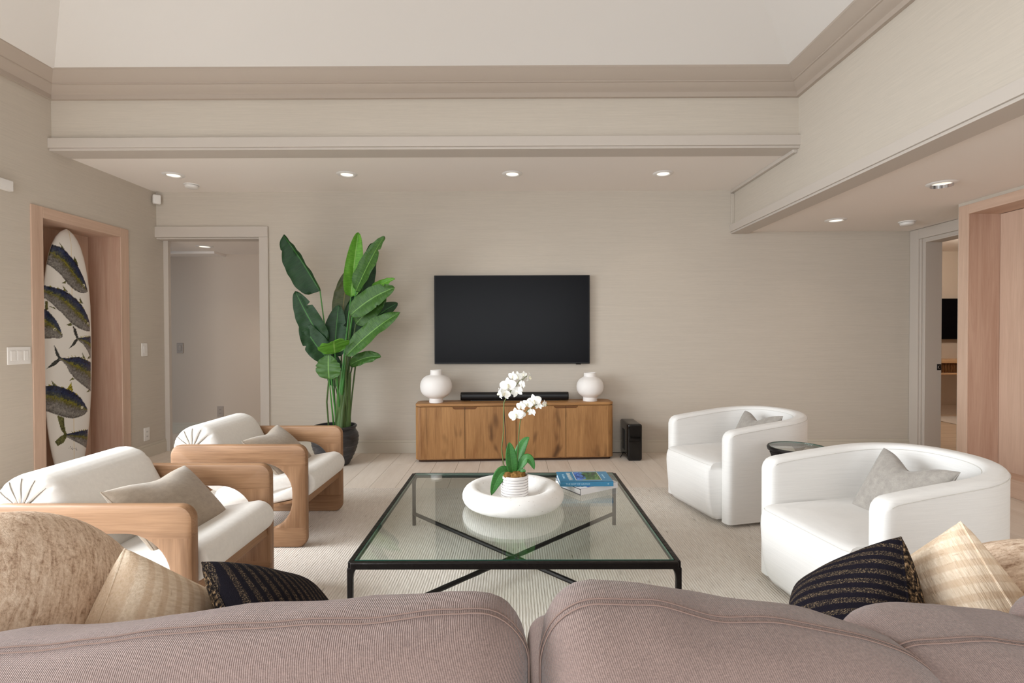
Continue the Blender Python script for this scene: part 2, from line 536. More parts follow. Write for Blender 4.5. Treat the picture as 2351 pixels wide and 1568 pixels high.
# floor slab and planks
fl = struct('floor', G().box(-5.0, 9.0, -2.75, 7.2, -.12, -.012), M['subfloor'])
random.seed(3)
pw = .19
plank_mesh = {}
x = -3.9
while x < 3.95:
    y = -2.7 + random.uniform(-1.2, 0)
    while y < 5.95:
        L = random.choice((1.5, 1.9, 2.2))
        a, b = max(y, -2.7), min(y + L, 5.98)
        if b - a > .1:
            key = round(b - a, 2)
            if key not in plank_mesh:
                plank_mesh[key] = G().box(.0012, pw - .0012, .0012, key - .0012, -.012, 0).mesh('plank', 0)
            put('plank', plank_mesh[key], M['plank'], fl, loc=(x, a, 0))
        y += L
    x += pw
y = 3.3
me = G().box(0, 4.8, .0012, .20 - .0012, -.012, 0).mesh('plank', 0)
while y < 7.1:
    put('plank', me, M['plank_far'], fl, loc=(3.97, y, 0)); y += .20

# walls
g = G()
g.box(XL, -2.362, YB, 4.96, 2.019, 2.6)                       # over the left doorway
g.box(-2.362, 3.84, YB, 4.96, 0, 2.6)
wb = struct('wall_back', g, M['wall'], smooth=0)
g = G()                                                      # left wall with niche and a window behind the view
NY0, NY1, NZ = 3.65, 4.398, 1.94
g.box(-3.72, XL, NY1, 4.97, 0, 3.0)
g.box(-3.72, XL, 3.1, NY0, 0, 3.0)
g.box(-3.72, XL, NY0, NY1, NZ + .0125, 3.0)
g.box(-3.72, -3.62, NY0, NY1, 0, NZ + .0125)
g.box(-3.72, XL, -2.75, -.8, 0, 3.0)
g.box(-3.72, XL, -.8, 3.1, 0, .22)
g.box(-3.72, XL, -.8, 3.1, 2.45, 3.0)
struct('wall_left', g, M['wall'], smooth=0)
g = G()                                                      # upper wall over the left soffit
g.box(XL, XR, 3.75, 3.86, 2.44, 3.0)
struct('wall_upper_back', g, M['wall'], smooth=0)
g = G().box(XR, 2.16, -2.75, 4.84, 2.055, 3.0)
struct('wall_upper_right', g, M['wall'], smooth=0)
g = G()                                                      # right wall with its doorway
g.box(3.71, 3.84, 4.70, 4.84, 0, 2.4)
g.box(3.71, 3.84, 3.84, 4.70, 1.94, 2.4)
struct('wall_right', g, M['paint'], smooth=0)
g = G()                                                      # projecting wall that holds the right niche
RY = 3.757
g.box(3.28, 3.84, RY, 3.84, 0, 2.4)
g.box(3.28, 3.84, 1.9, RY, 1.9755, 2.4)
g.box(3.60, 3.84, 1.9, RY, 0, 1.9755)
g.box(3.28, 3.84, -2.75, 1.9, 0, 2.4)
struct('wall_niche_right', g, M['wall'], smooth=0)
g = G()                                                      # rear wall with a wide glazed opening
g.box(-3.72, -2.95, -2.75, -2.6, 0, 3.0)
g.box(1.75, 3.84, -2.75, -2.6, 0, 3.0)
g.box(-2.95, 1.75, -2.75, -2.6, 2.45, 3.0)
struct('wall_rear', g, M['wall'], smooth=0)
# ceilings
def slab(name, pts, th, mat):
    n = Vector(pts[1]) - Vector(pts[0])
    n = n.cross(Vector(pts[2]) - Vector(pts[0])).normalized()
    if n.z < 0:
        n = -n
    top = [tuple(Vector(p) + n * th) for p in pts]
    k = len(pts)
    g = G().add(list(pts) + top, [tuple(range(k)), tuple(range(2 * k - 1, k - 1, -1))] + [(i, i + k, (i + 1) % k + k, (i + 1) % k) for i in range(k)])
    return struct(name, g, mat, smooth=0)
struct('ceiling', G().box(XL, XR, 3.86, YB, 2.44, 2.55), M['soffit'])
struct('ceiling_right', G().box(2.16, 3.84, -2.75, YB, 2.055, 2.15), M['soffit'])
CT, SL = 2.955, .66
x0, x1, y1, y0 = XL + .15, XR - .14, 3.61, -2.6
hw = (x1 - x0) / 2; xm = (x0 + x1) / 2; zr = CT + hw * SL
ra, rb = (xm, y1 - hw, zr), (xm, y0 + hw, zr)
slab('ceiling_vault', [(x0, y1, CT), (x1, y1, CT), ra], .05, M['ceil'])
slab('ceiling_vault_right', [(x1, y1, CT), (x1, y0, CT), rb, ra], .05, M['ceil'])
slab('ceiling_vault_left', [(x0, y0, CT), (x0, y1, CT), ra, rb], .05, M['ceil'])
slab('ceiling_vault_rear', [(x1, y0, CT), (x0, y0, CT), rb], .05, M['ceil'])
# crown moulding
prof = [(0, 2.80), (.025, 2.80), (.025, 2.833), (.032, 2.838), (.042, 2.842), (.072, 2.870), (.078, 2.876), (.088, 2.878), (.088, 2.887), (.10, 2.893), (.135, 2.935), (.15, 2.947), (.15, 2.968), (0, 2.968)]
rings = [[(XL + p, -2.6, z) for p, z in prof], [(XL + p, 3.75 - p, z) for p, z in prof], [(XR - p, 3.75 - p, z) for p, z in prof], [(XR - p, -2.6, z) for p, z in prof]]
struct('trim_1', G().loft(rings), M['crown'], smooth=30)
# bands under the upper walls
g = G(); g.box(XL, XR + .03, 3.715, 3.90, 2.452, 2.522); g.box(XL, XR, 3.728, 3.90, 2.434, 2.452)
struct('trim_2', g, M['paint'], smooth=0, bevel=.002)
g = G(); g.box(2.012, 2.15, -2.6, YB, 2.052, 2.118); g.box(2.024, 2.18, -2.6, YB, 2.036, 2.052)
struct('trim_3', g, M['paint'], smooth=0, bevel=.002)
struct('trim_4', G().box(2.018, XR, 3.76, YB, 2.412, 2.44), M['paint'], bevel=.004)
struct('trim_5', G().box(2.022, XR, 4.822, YB, 2.118, 2.405), M['wall'], bevel=.003)
# left doorway casing
g = G()
g.box(XL, -2.279, 4.815, YB, 2.019, 2.118)
g.box(-2.362, -2.279, 4.815, YB, 0, 2.019)
g.box(-2.362, -2.345, YB, 4.97, 0, 2.019)
g.box(XL, -3.285, 4.93, 4.97, 0, 2.019)
g.box(XL, -2.362, YB, 4.97, 2.005, 2.019)
struct('trim_6', g, M['paint'], smooth=0, bevel=.003)
# right doorway casing, stops and jamb
g = G()
g.box(3.685, 3.71, 4.735, 4.838, 0, 2.052)
g.box(3.685, 3.71, 3.84, 4.735, 1.962, 2.052)
g.box(3.697, 3.71, 4.715, 4.735, 0, 1.962)
g.box(3.71, 3.86, 4.685, 4.70, 0, 1.94)
g.box(3.71, 3.86, 3.84, 4.685, 1.925, 1.94)
struct('trim_7', g, M['paint'], smooth=0, bevel=.002)
def baseboard(name, x0, x1, y0, y1, nx, ny):
    g = G()
    g.box(min(x0, x0 + nx * .014), max(x1, x1 + nx * .014), min(y0, y0 + ny * .014), max(y1, y1 + ny * .014), 0, .10)
    g.box(min(x0, x0 + nx * .009), max(x1, x1 + nx * .009), min(y0, y0 + ny * .009), max(y1, y1 + ny * .009), .10, .122)
    return struct(name, g, M['wallpaint'], smooth=0, bevel=.002)
M['wallpaint'] = plain('baseboard_paint', rgb(204, 196, 182), .5, .3)
baseboard('baseboard_back', -2.279, 3.685, YB, YB, 0, -1)
baseboard('baseboard_left', XL, XL, 4.479, 4.93, 1, 0)
baseboard('baseboard_left', XL, XL, 3.1, 3.567, 1, 0)
# hall beyond the left doorway
g = G()
g.box(-4.9, -2.2, 5.85, 5.95, 0, 2.3)
g.box(-2.345, -2.2, 4.97, 5.85, 0, 2.3)
g.box(-5.0, -4.9, 4.97, 5.95, 0, 2.3)
struct('wall_hall', g, M['hall'], smooth=0)
struct('ceiling_hall', G().box(-4.9, -2.2, 4.97, 5.95, 2.019, 2.1), M['soffit'])
baseboard('baseboard_hall', -4.9, -2.345, 5.85, 5.85, 0, -1)
struct('trim_8', G().box(-4.4, -3.24, 5.62, 5.85, 1.992, 2.019), M['soffit'], bevel=.003)
# room beyond the right doorway
g = G()
g.box(3.97, 9.0, 7.1, 7.2, 0, 2.5)
g.box(8.9, 9.0, 3.2, 7.2, 0, 2.5)
g.box(3.84, 3.97, 4.84, 7.2, 0, 2.5)
g.box(3.97, 9.0, 3.1, 3.2, 0, 2.5)
struct('wall_far_room', g, M['hall'], smooth=0)
struct('ceiling_far_room', G().box(3.84, 9.0, 3.1, 7.2, 2.22, 2.3), M['soffit'])
struct('baseboard_far_room', G().box(3.97, 8.9, 7.085, 7.1, 0, .13), M['hall'])
# niche linings (rift oak)
def niche(name, xf, depth, sgn, ya, yb, z, cw_a, cw_b, cw_t, z0=0.0):
    """lined recess in a wall face x=xf; the recess runs towards sgn"""
    root_g = G()
    xb = xf + sgn * depth; t = .012
    lo, hi = min(xf, xb), max(xf, xb)
    bp = struct(name, G().box(min(xb, xb - sgn * t), max(xb, xb - sgn * t), ya, yb, z0, z), M['niche'], smooth=0)
    put('side_panel', G().box(lo, hi, ya, ya + t, z0, z), M['niche'], bp, smooth=0)
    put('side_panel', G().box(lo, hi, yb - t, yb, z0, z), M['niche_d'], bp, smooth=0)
    put('top_panel', G().box(lo, hi, ya + t, yb - t, z - t, z), M['niche_h'], bp, smooth=0)
    f0, f1 = min(xf, xf - sgn * .01), max(xf, xf - sgn * .01)
    if cw_a:
        put('casing_board', G().box(f0, f1, ya - cw_a, ya + t, z0, z - t + cw_t), M['niche'], bp, smooth=0, bevel=.002)
    put('casing_board', G().box(f0, f1, yb - t, yb + cw_b, z0, z - t + cw_t), M['niche'], bp, smooth=0, bevel=.002)
    put('casing_board', G().box(f0, f1, ya + t if cw_a else ya, yb - t, z - t, z - t + cw_t), M['niche_h'], bp, smooth=0, bevel=.002)
    return bp
niche('trim_9', XL, .28, -1, NY0, NY1, NZ + .012, .078, .078, .078)
niche('trim_10', 3.28, .27, 1, 1.9, RY, 1.975, 0, .07, .068)
struct('trim_11', G().box(3.345, 3.55, 1.9, RY - .013, 0, .125), M['niche_h'], bevel=.003)
struct('trim_12', G().box(3.50, 3.538, 1.9, RY - .014, .125, 1.96), M['niche'], smooth=0)
# rug
rug = put('rug', G().box(-2.1, 2.12, .3, 3.69, .0, .012), M['rug'], bevel=.004)
tag(rug, 'large cream handwoven rug with fine lengthwise lines under the coffee table', 'rug')

# ------------------------------------------------------------------ lights and wall fittings
ring_m = G().lathe([(.050, -.004), (.058, -.009), (.078, -.006), (.084, 0.0), (.050, 0.0)], 40).mesh('trim_ring')
lens_m = G().lathe([(0, 0), (.052, 0), (.052, .004), (0, .004)], 40).mesh('lens')
def downlight(x, y, z, label, group, power=5, tilt=None, size=1.0):
    t = thing('recessed_light', label, 'ceiling light', (x, y, z), (0, 0, 0), group)
    put('trim_ring', ring_m, M['plastic'], t)
    o = put('lens', lens_m, M['lamp'], t, loc=(0, 0, -.004))
    if tilt:
        o.rotation_euler = tilt; o.location = (0, 0, -.012)
        put('gimbal', G().lathe([(.054, -.02), (.060, -.02), (.060, 0), (.054, 0), (.054, -.02)], 32), M['chrome'], t, rot=tilt)
    l = bpy.data.lights.new('lamp', 'SPOT'); l.energy = power; l.color = (1, .84, .66); l.spot_size = math.radians(110); l.spot_blend = .9; l.shadow_soft_size = .05
    lo = bpy.data.objects.new('lamp', l); col.objects.link(lo); lo.parent = t; lo.location = (0, 0, -.02)
    if tilt:
        lo.rotation_euler = tilt
    return t
gl = 'round recessed lights in the soffit above the console'
downlight(-2.817, 4.309, 2.439, 'leftmost of the four round recessed lights in the soffit', gl)
downlight(-1.377, 4.309, 2.439, 'second from the left of the four recessed lights in the soffit', gl)
downlight(-.007, 4.315, 2.439, 'third from the left of the four recessed lights, above the television', gl)
downlight(1.244, 4.32, 2.439, 'rightmost of the four round recessed lights in the long soffit', gl)
downlight(-3.157, 5.307, 2.018, 'single recessed light in the hall ceiling beyond the left doorway', None, 5)
downlight(2.693, 4.348, 2.054, 'smaller warm recessed light in the low right ceiling beside the smoke detector', None, 4)
downlight(2.712, 3.30, 2.054, 'tilted gimbal recessed light in the low right ceiling', None, 4, (math.radians(18), math.radians(-14), 0))
l = bpy.data.lights.new('far_room_fill', 'POINT'); l.energy = 42; l.color = (1, .88, .74); l.shadow_soft_size = .15  # added unseen point light that brightens the far room
lo = bpy.data.objects.new('far_room_fill', l); lo.location = (5.4, 5.6, 2.1); col.objects.link(lo)
l = bpy.data.lights.new('hall_fill', 'SPOT'); l.energy = 16; l.color = (1, .90, .80); l.spot_size = math.radians(80); l.spot_blend = 1; l.shadow_soft_size = .05  # added unseen spot that brightens the right of the hall wall
lo = bpy.data.objects.new('hall_fill', l); lo.location = (-2.6, 5.2, 2.0); lo.rotation_euler = (math.radians(14), 0, 0); col.objects.link(lo)

def detector(x, y, z, label):
    t = thing('smoke_detector', label, 'smoke detector', (x, y, z))
    put('base', G().lathe([(0, -.008), (.062, -.008), (.064, -.004), (.064, 0), (0, 0)], 36), M['plastic'], t)
    put('cover', G().lathe([(0, -.034), (.040, -.034), (.050, -.028), (.055, -.010), (0, -.009)], 36), M['plastic'], t)
detector(-2.844, 4.596, 2.44, 'white round smoke detector on the soffit near the left corner')
detector(3.346, 4.425, 2.055, 'white round smoke detector on the low right ceiling')
t = thing('motion_sensor', 'small white motion sensor high in the left corner of the room', 'sensor', (-3.285, 4.785, 2.36))
put('housing', G().rbox(.032, .022, .042, .012, 3), M['plastic'], t, rot=(0, 0, math.radians(45)))
put('bracket', G().box(-.012, .012, .02, .05, -.02, .02), M['plastic'], t, rot=(0, 0, math.radians(45)))
t = thing('door_chime', 'white plastic chime box at the left edge high on the left wall', 'door chime', (XL, 3.34, 2.092))
put('housing', G().box(0, .035, -.085, .085, -.035, .035), M['plastic'], t, bevel=.005)
put('grille', G().box(.035, .037, -.06, .06, -.018, .018), M['plastic'], t)

def plate(x, y, z, n, label, kind, ry=0, mat=None, wide=.072, high=.118, face='X'):
    t = thing('light_switch' if kind == 'switch' else 'wall_outlet', label, kind, (x, y, z), (0, 0, 0 if face == 'X' else math.radians(-90)))
    m = mat or M['plastic']
    W = wide + .046 * (n - 1)
    put('faceplate', G().box(0, .007, -W / 2, W / 2, -high / 2, high / 2), m, t, bevel=.003)
    for i in range(n):
        c = (i - (n - 1) / 2) * .046
        if kind == 'switch':
            o = put('rocker', G().box(.007, .011, c - .016, c + .016, -.033, .033), m, t, bevel=.002)
        else:
            for s in (-1, 1):
                r = put('receptacle', G().box(.007, .009, c - .017, c + .017, s * .021 - .015, s * .021 + .015), m, t, bevel=.003)
                put('slot', G().box(.009, .0095, c - .008, c - .005, s * .021 - .005, s * .021 + .006).box(.009, .0095, c + .005, c + .008, s * .021 - .005, s * .021 + .006), M['dark'], r, smooth=0)
    return t
plate(XL, 3.475, .974, 3, 'white triple rocker switch beside the surfboard niche', 'switch')
plate(XL, 4.66, .98, 1, 'white single rocker switch between the niche and the left doorway', 'switch')
plate(XL, 4.676, .214, 1, 'white wall outlet low on the left wall right of the niche', 'outlet')
plate(-3.77, 5.85, .965, 1, 'grey switch plate on the hall wall beyond the doorway', 'switch', mat=M['greyplate'], face='Y')
plate(-3.32, 5.85, .245, 1, 'grey outlet low on the hall wall beyond the doorway', 'outlet', mat=M['greyplate'], face='Y')
t = thing('door_latch', 'small black pocket door latch on the jamb of the right doorway', 'latch', (3.838, 4.685, .80))
put('plate', G().box(-.018, .018, -.003, 0, -.028, .028), M['black'], t, bevel=.001)
put('pull_ring', G().tube([(.010 * math.cos(a), -.004, .012 * math.sin(a)) for a in [PI * .3 + i * PI * 1.4 / 10 for i in range(11)]], .0018, 6), M['chrome'], t)

# ------------------------------------------------------------------ far room furniture
t = thing('television', 'dark television on the wall of the room beyond the right doorway', 'television', (6.3, 7.03, 1.30))
put('bezel', G().box(-.62, .62, 0, .04, -.275, .275), M['black'], t, bevel=.004)
put('screen', G().box(-.61, .61, -.003, 0, -.265, .265), M['tvscreen'], t, smooth=0)
t = thing('wall_console', 'floating oak wall console with ribbed drawer fronts in the far room', 'console', (6.3, 6.9, .74))
put('worktop', G().box(-1, 1, -.2, .2, -.02, .02), M['plank_warm'], t, bevel=.003)
put('bottom_shelf', G().box(-1, 1, -.2, .2, -.17, -.145), M['plank_warm'], t, bevel=.003)
rib = G().box(-.0065, .0065, -.012, .012, -.0625, .0625).mesh('slat')
for i in range(98):
    put('slat', rib, M['cab_dark'], t, loc=(-.97 + i * .02, -.165, -.0825), bevel=.002)
put('drawer_box', G().box(-.98, .98, -.15, .2, -.145, -.02), M['shadowgap'], t)
t = thing('wooden_bowl', 'low wooden bowl on the console of the far room', 'bowl', (6.02, 6.85, .762))
put('body', G().lathe([(0, 0), (.06, 0), (.10, .02), (.125, .055), (.118, .055), (.092, .025), (0, .012)], 40), M['chair_x'], t)
put('foot', G().lathe([(0, -.002), (.062, -.002), (.062, .006), (0, .006)], 32), M['chair_x'], t)
r = put('rug', G().box(5.35, 7.2, 5.3, 6.85, 0, .01), M['rug'], bevel=.003)
tag(r, 'pale woven rug on the wooden floor of the far room', 'rug')

# ------------------------------------------------------------------ television, console and what stands on it
t = thing('television', 'large black flat television mounted on the beige wall', 'television', (-.009, 4.785, 1.245))
put('bezel', G().box(-.722, .713, 0, .034, -.410, .408), M['black'], t, bevel=.004)
put('screen', G().box(-.713, .704, -.0025, 0, -.398, .400), M['tvscreen'], t, smooth=0)
put('sensor_bar', G().box(.585, .63, -.002, .02, -.417, -.410), M['gloss'], t, bevel=.001)
put('wall_bracket', G().box(-.25, .25, .034, .04, -.2, .2), M['black'], t)

rot = math.atan2(4.563 - 4.455, .885 + .852)
cabw = math.hypot(1.737, .108)
t = thing('media_console', 'long oak media console with four knotty doors below the television', 'cabinet', (.0165, 4.509, 0), (0, 0, rot))
hw2, cz, cd_ = cabw / 2, .508, .25
def rr_plan(hx, y0, y1, r, n=6):
    pts = []
    for cx, cy, a0 in ((hx - r, y0 + r, -90), (hx - r, y1 - r, 0), (-hx + r, y1 - r, 90), (-hx + r, y0 + r, 180)):
        for i in range(n + 1):
            a = math.radians(a0 + 90 * i / n)
            pts.append((cx + r * math.cos(a), cy + r * math.sin(a)))
    return pts
def prism(pts, z0, z1, bev=0):
    if not bev:
        return G().loft([[(x, y, z0) for x, y in pts], [(x, y, z1) for x, y in pts]])
    cx = sum(p[0] for p in pts) / len(pts); cy = sum(p[1] for p in pts) / len(pts)
    def ins(d):
        hx = max(abs(p[0] - cx) for p in pts); hy = max(abs(p[1] - cy) for p in pts)
        return [(cx + (x - cx) * (hx - d) / hx, cy + (y - cy) * (hy - d) / hy) for x, y in pts]
    return G().loft([[(x, y, z0) for x, y in ins(bev)], [(x, y, z0 + bev) for x, y in pts], [(x, y, z1 - bev) for x, y in pts], [(x, y, z1) for x, y in ins(bev)]])
put('plinth', prism(rr_plan(hw2 - .025, .03, cd_ - .02, .03), 0, .03), M['shadowgap'], t)
put('carcass', prism(rr_plan(hw2, .004, cd_, .055), .022, cz - .026, .004), M['cab'], t)
put('worktop', prism(rr_plan(hw2, 0, cd_, .055), cz - .023, cz, .003), M['cab_x'], t)
put('shadow_line', prism(rr_plan(hw2 - .006, .008, cd_ - .01, .05), cz - .027, cz - .022), M['shadowgap'], t)
dw = (cabw - .11) / 4 + .0
edges = [-hw2 + .0, -hw2 + cabw * .2465, 0.003, -hw2 + cabw * .754, hw2]
for i in range(4):
    a, b = edges[i] + (.052 if i == 0 else .0022), edges[i + 1] - (.052 if i == 3 else .0022)
    z0, z1 = .032, cz - .029
    right = i % 2 == 0            # the finger notch sits beside the shared split of each pair
    nd, nl = .020, .105
    if right:
        o = [(a, z0), (b, z0), (b, z1 - nd), (b - nl + .02, z1 - nd), (b - nl + .006, z1 - nd * .55), (b - nl, z1), (a, z1)]
    else:
        o = [(a, z0), (b, z0), (b, z1), (a + nl, z1), (a + nl - .006, z1 - nd * .55), (a + nl - .02, z1 - nd), (a, z1 - nd)]
    g = G().loft([[(x, -.004, z) for x, z in o], [(x, .012, z) for x, z in o]])
    d = put('door', g, M['cab'], t, smooth=0)
    na, nb = (b - nl, b) if right else (a, a + nl)
    put('finger_pull', G().box(na, nb, .002, .006, z1 - nd, z1), M['cab_dark'], d, smooth=0)  # back of the notch, its shade painted in as darker oak
    if i:
        put('door_gap_shade', G().box(edges[i] - .0022, edges[i] + .0022, .001, .0045, z0, z1), M['shadowgap'], d, smooth=0)  # dark strip painting the shade in the split between doors
def vase(label, x, y, z, W, H, neck, foot, group):
    t = thing('vase', label, 'vase', (x, y, z), (0, 0, 0), group)
    R = W / 2; pf = [(0, 0), (foot / 2, 0), (foot / 2 + .001, .004), (foot / 2 - .002, H * .13)]
    z0, z1 = H * .135, H * .865
    for i in range(15):
        a = -PI / 2 + PI * i / 14
        r = R * math.cos(a) ** .62 if math.cos(a) > 0 else 0
        zz = (z0 + z1) / 2 + (z1 - z0) / 2 * math.sin(a)
        if (a < 0 and r > foot / 2) or (a >= 0 and r > neck / 2 + .004):
            pf.append((r, zz))
    pf += [(neck / 2, H * .875), (neck / 2 - .001, H * .98), (neck / 2 - .003, H), (neck / 2 - .007, H), (neck / 2 - .007, H * .86), (0, H * .85)]
    put('body', G().lathe(pf[2:] if False else pf, 56), M['white_cer'], t)
    put('rim', G().lathe([(neck / 2 - .007, H - .002), (neck / 2 - .004, H + .002), (neck / 2, H - .002), (neck / 2 - .004, H - .004), (neck / 2 - .007, H - .002)], 48), M['white_cer'], t)
    return t
vase('larger white bulbous vase on the left end of the oak console', -.687, 4.585, cz, .282, .285, .103, .122, 'white bulbous vases on the console')
vase('smaller white bulbous vase on the right end of the oak console', .688, 4.665, cz, .243, .252, .112, .126, 'white bulbous vases on the console')
t = thing('soundbar', 'long black rounded soundbar on the oak console behind the orchid', 'soundbar', (.008, 4.70, cz), (0, 0, .012))
pts = []
for i in range(20):
    a = 2 * PI * i / 20
    pts.append((.042 * math.copysign(abs(math.cos(a)) ** .8, math.cos(a)), .040 + .037 * math.copysign(abs(math.sin(a)) ** .7, math.sin(a))))
put('body', G().loft([[(s, y, z) for y, z in pts] for s in (-.478, .478)]), M['black'], t)
for s in (-1, 1):
    put('end_cap', G().loft([[(s * .478, y * 1.02, .04 + (z - .04) * 1.02) for y, z in pts], [(s * .487, y * .99, .04 + (z - .04) * .99) for y, z in pts]]), M['gloss'], t)
put('foot', G().box(-.4, .4, -.02, .02, 0, .005), M['black'], t)

t = thing('subwoofer', 'glossy black subwoofer box on the floor right of the console', 'subwoofer', (1.055, 4.66, .004))
H = .318
gb = G()
gb.rbox(.0635, .16, H / 2, .018, 6, mtx=Matrix.Translation((0, 0, H / 2)))
put('cabinet', gb, M['gloss'], t)
put('sound_slot', G().rbox(.002, .055, .092, .0019, 2, mtx=Matrix.Translation((-.0635, .01, H / 2))), M['dark'], t)
put('foot', G().box(-.05, .05, -.14, .14, -.004, .004), M['black'], t)
cable = put('power_cable', G().tube([(.95, 4.62, .006), (.975, 4.645, .03), (.985, 4.68, .034), (.99, 4.74, .02), (.98, 4.80, .01), (.9, 4.81, .006)], .003, 6), M['black'])
tag(cable, 'thin black cable between the oak console and the subwoofer', 'cable')

# ------------------------------------------------------------------ coffee table
TZ = .313
tb = thing('coffee_table', 'square black iron coffee table with a clear glass top and crossed stretchers', 'table', (0, 2.383, .012))
hx, hy = .573, .580
def bar(pts, r=.011, seg=8, wob=.0012):
    P = []
    n = 22
    for i in range(len(pts) - 1):
        a, b = Vector(pts[i]), Vector(pts[i + 1])
        for k in range(n):
            P.append(a.lerp(b, k / n))
    P.append(Vector(pts[-1]))
    R = [r + wob * noise.noise(p * 40) for p in P]
    return G().tube([tuple(p) for p in P], R, seg)
top = TZ - .012
for s in (-1, 1):
    g = G()
    put('rail', G().box(-hx, hx, s * hy - .011, s * hy + .011, top - .026, top - .001), M['iron'], tb, bevel=.004)
    put('rail', G().box(s * hx - .011, s * hx + .011, -hy, hy, top - .026, top - .001), M['iron'], tb, bevel=.004)
    for q in (-1, 1):
        g = G()
        rings = []
        for z, wdt in ((0, .0095), (.05, .0085), (.062, .0105), (.075, .0085), (.16, .0082), (top - .06, .009), (top - .042, .0115), (top - .03, .017), (top - .02, .023)):
            e = max(0, wdt - .0095)
            x0_, x1_ = s * hx - s * (wdt - .0) - .0, s * hx + s * .0105
            y0_, y1_ = q * hy - q * (wdt - .0), q * hy + q * .0105
            xa, xb = sorted((x0_, x1_)); ya, yb = sorted((y0_, y1_))
            rings.append([(xa, ya, z), (xb, ya, z), (xb, yb, z), (xa, yb, z)])
        g.loft(rings)
        put('leg', g, M['iron'], tb, bevel=.003)
put('stretcher', bar([(-hx, hy, .066), (0, 0, .066), (hx, -hy, .066)], .0105), M['iron'], tb)
put('stretcher', bar([(hx, hy, .066), (0, 0, .0665), (-hx, -hy, .066)], .0105), M['iron'], tb)
ge = .0115
gtop = put('glass_top', G().box(-hx + ge, hx - ge, -hy + ge, hy - ge, top - .008, top), M['glass'], tb, smooth=0, label='clear green tinted glass top')
g = G()
for s in (-1, 1):
    g.box(-hx + ge, hx - ge, s * (hy - ge) - .0006, s * (hy - ge) + .0006, top - .008, top + .0003)
    g.box(s * (hx - ge) - .0006, s * (hx - ge) + .0006, -hy + ge, hy - ge, top - .008, top + .0003)
put('glass_edge', g, M['glass_edge'], gtop, smooth=0)

# bowl on the table
bl = thing('plaster_bowl', 'thick rimmed round white plaster bowl at the middle of the glass table', 'bowl', (-.004, 2.42, TZ))
pf = [(0, .0), (.165, 0), (.190, .004)]
for i in range(13):
    a = -PI / 2 + .35 + (PI * 1.28) * i / 12
    pf.append((.192 + .045 * math.cos(a), .045 + .044 * math.sin(a)))
pf += [(.150, .060), (.135, .045), (.115, .034), (.08, .030), (0, .029)]
put('bowl_body', G().lathe(pf, 72), M['plaster'], bl)
# orchid
oc = thing('potted_orchid', 'white flowering orchid in a ribbed white pot standing in the plaster bowl', 'plant', (.003, 2.42, TZ + .0295))
pf = [(0, 0), (.055, 0), (.060, .004)]
for i in range(8):
    z = .006 + i * .0125
    pf += [(.0625, z + .001), (.0650, z + .0045), (.0650, z + .0085), (.0625, z + .0117)]
pf += [(.0645, .1065), (.062, .109), (.058, .107), (.057, .085), (0, .085)]
pt = put('pot', G().lathe(pf, 56), M['potwhite'], oc)
for i in range(1, 8):
    z = .006 + i * .0125 - .0005
    put('groove_line', G().lathe([(.0622, z - .0008), (.0634, z - .0006), (.0634, z + .0006), (.0622, z + .0008), (.0622, z - .0008)], 48), M['potline'], pt)
def mossf(p):
    return p + p.normalized() * (.012 * noise.noise(p * 60) + .006 * noise.noise(p * 150))
put('moss', G().rbox(.050, .050, .022, .0215, 10, mossf, Matrix.Translation((0, 0, .103))), M['moss'], oc)
dz = -.3425 + .36
def zz(p):
    return (p[0] - .003, p[1], p[2] + dz)
s1 = [(-.0364, 0, .10), (-.049, 0, .1425), (-.0572, 0, .2106), (-.0524, 0, .2529), (-.0485, 0, .2904), (-.0462, 0, .4264), (-.0379, 0, .4457), (-.017, 0, .4748), (-.0076, 0, .4935), (.0122, 0, .508), (.0247, 0, .5287), (.0455, 0, .537), (.0538, 0, .5474), (.0684, 0, .5536)]
s2 = [(.0142, 0, .10), (.0225, 0, .2621), (.0283, 0, .3278), (.0346, 0, .3559), (.0555, 0, .3767), (.0659, 0, .3944), (.0867, 0, .4037), (.1034, 0, .4172), (.1283, 0, .4171), (.1584, 0, .416)]
put('stem', G().tube([zz(p) for p in s1], [.0026] * 6 + [.0022] * 4 + [.0016] * 4, 8), M['orch_stem'], oc)
put('stem', G().tube([zz(p) for p in s2], [.0026] * 4 + [.002] * 6, 8), M['orch_stem'], oc)
put('stake', G().tube([zz(p) for p in [(-.0295, .004, .10), (-.0402, .004, .298), (-.0473, .004, .4345)]], .0016, 6), M['stake'], oc)
put('stake', G().tube([zz(p) for p in [(.0125, .004, .10), (.0215, .004, .262), (.026, .004, .31)]], .0020, 6), M['stake'], oc)

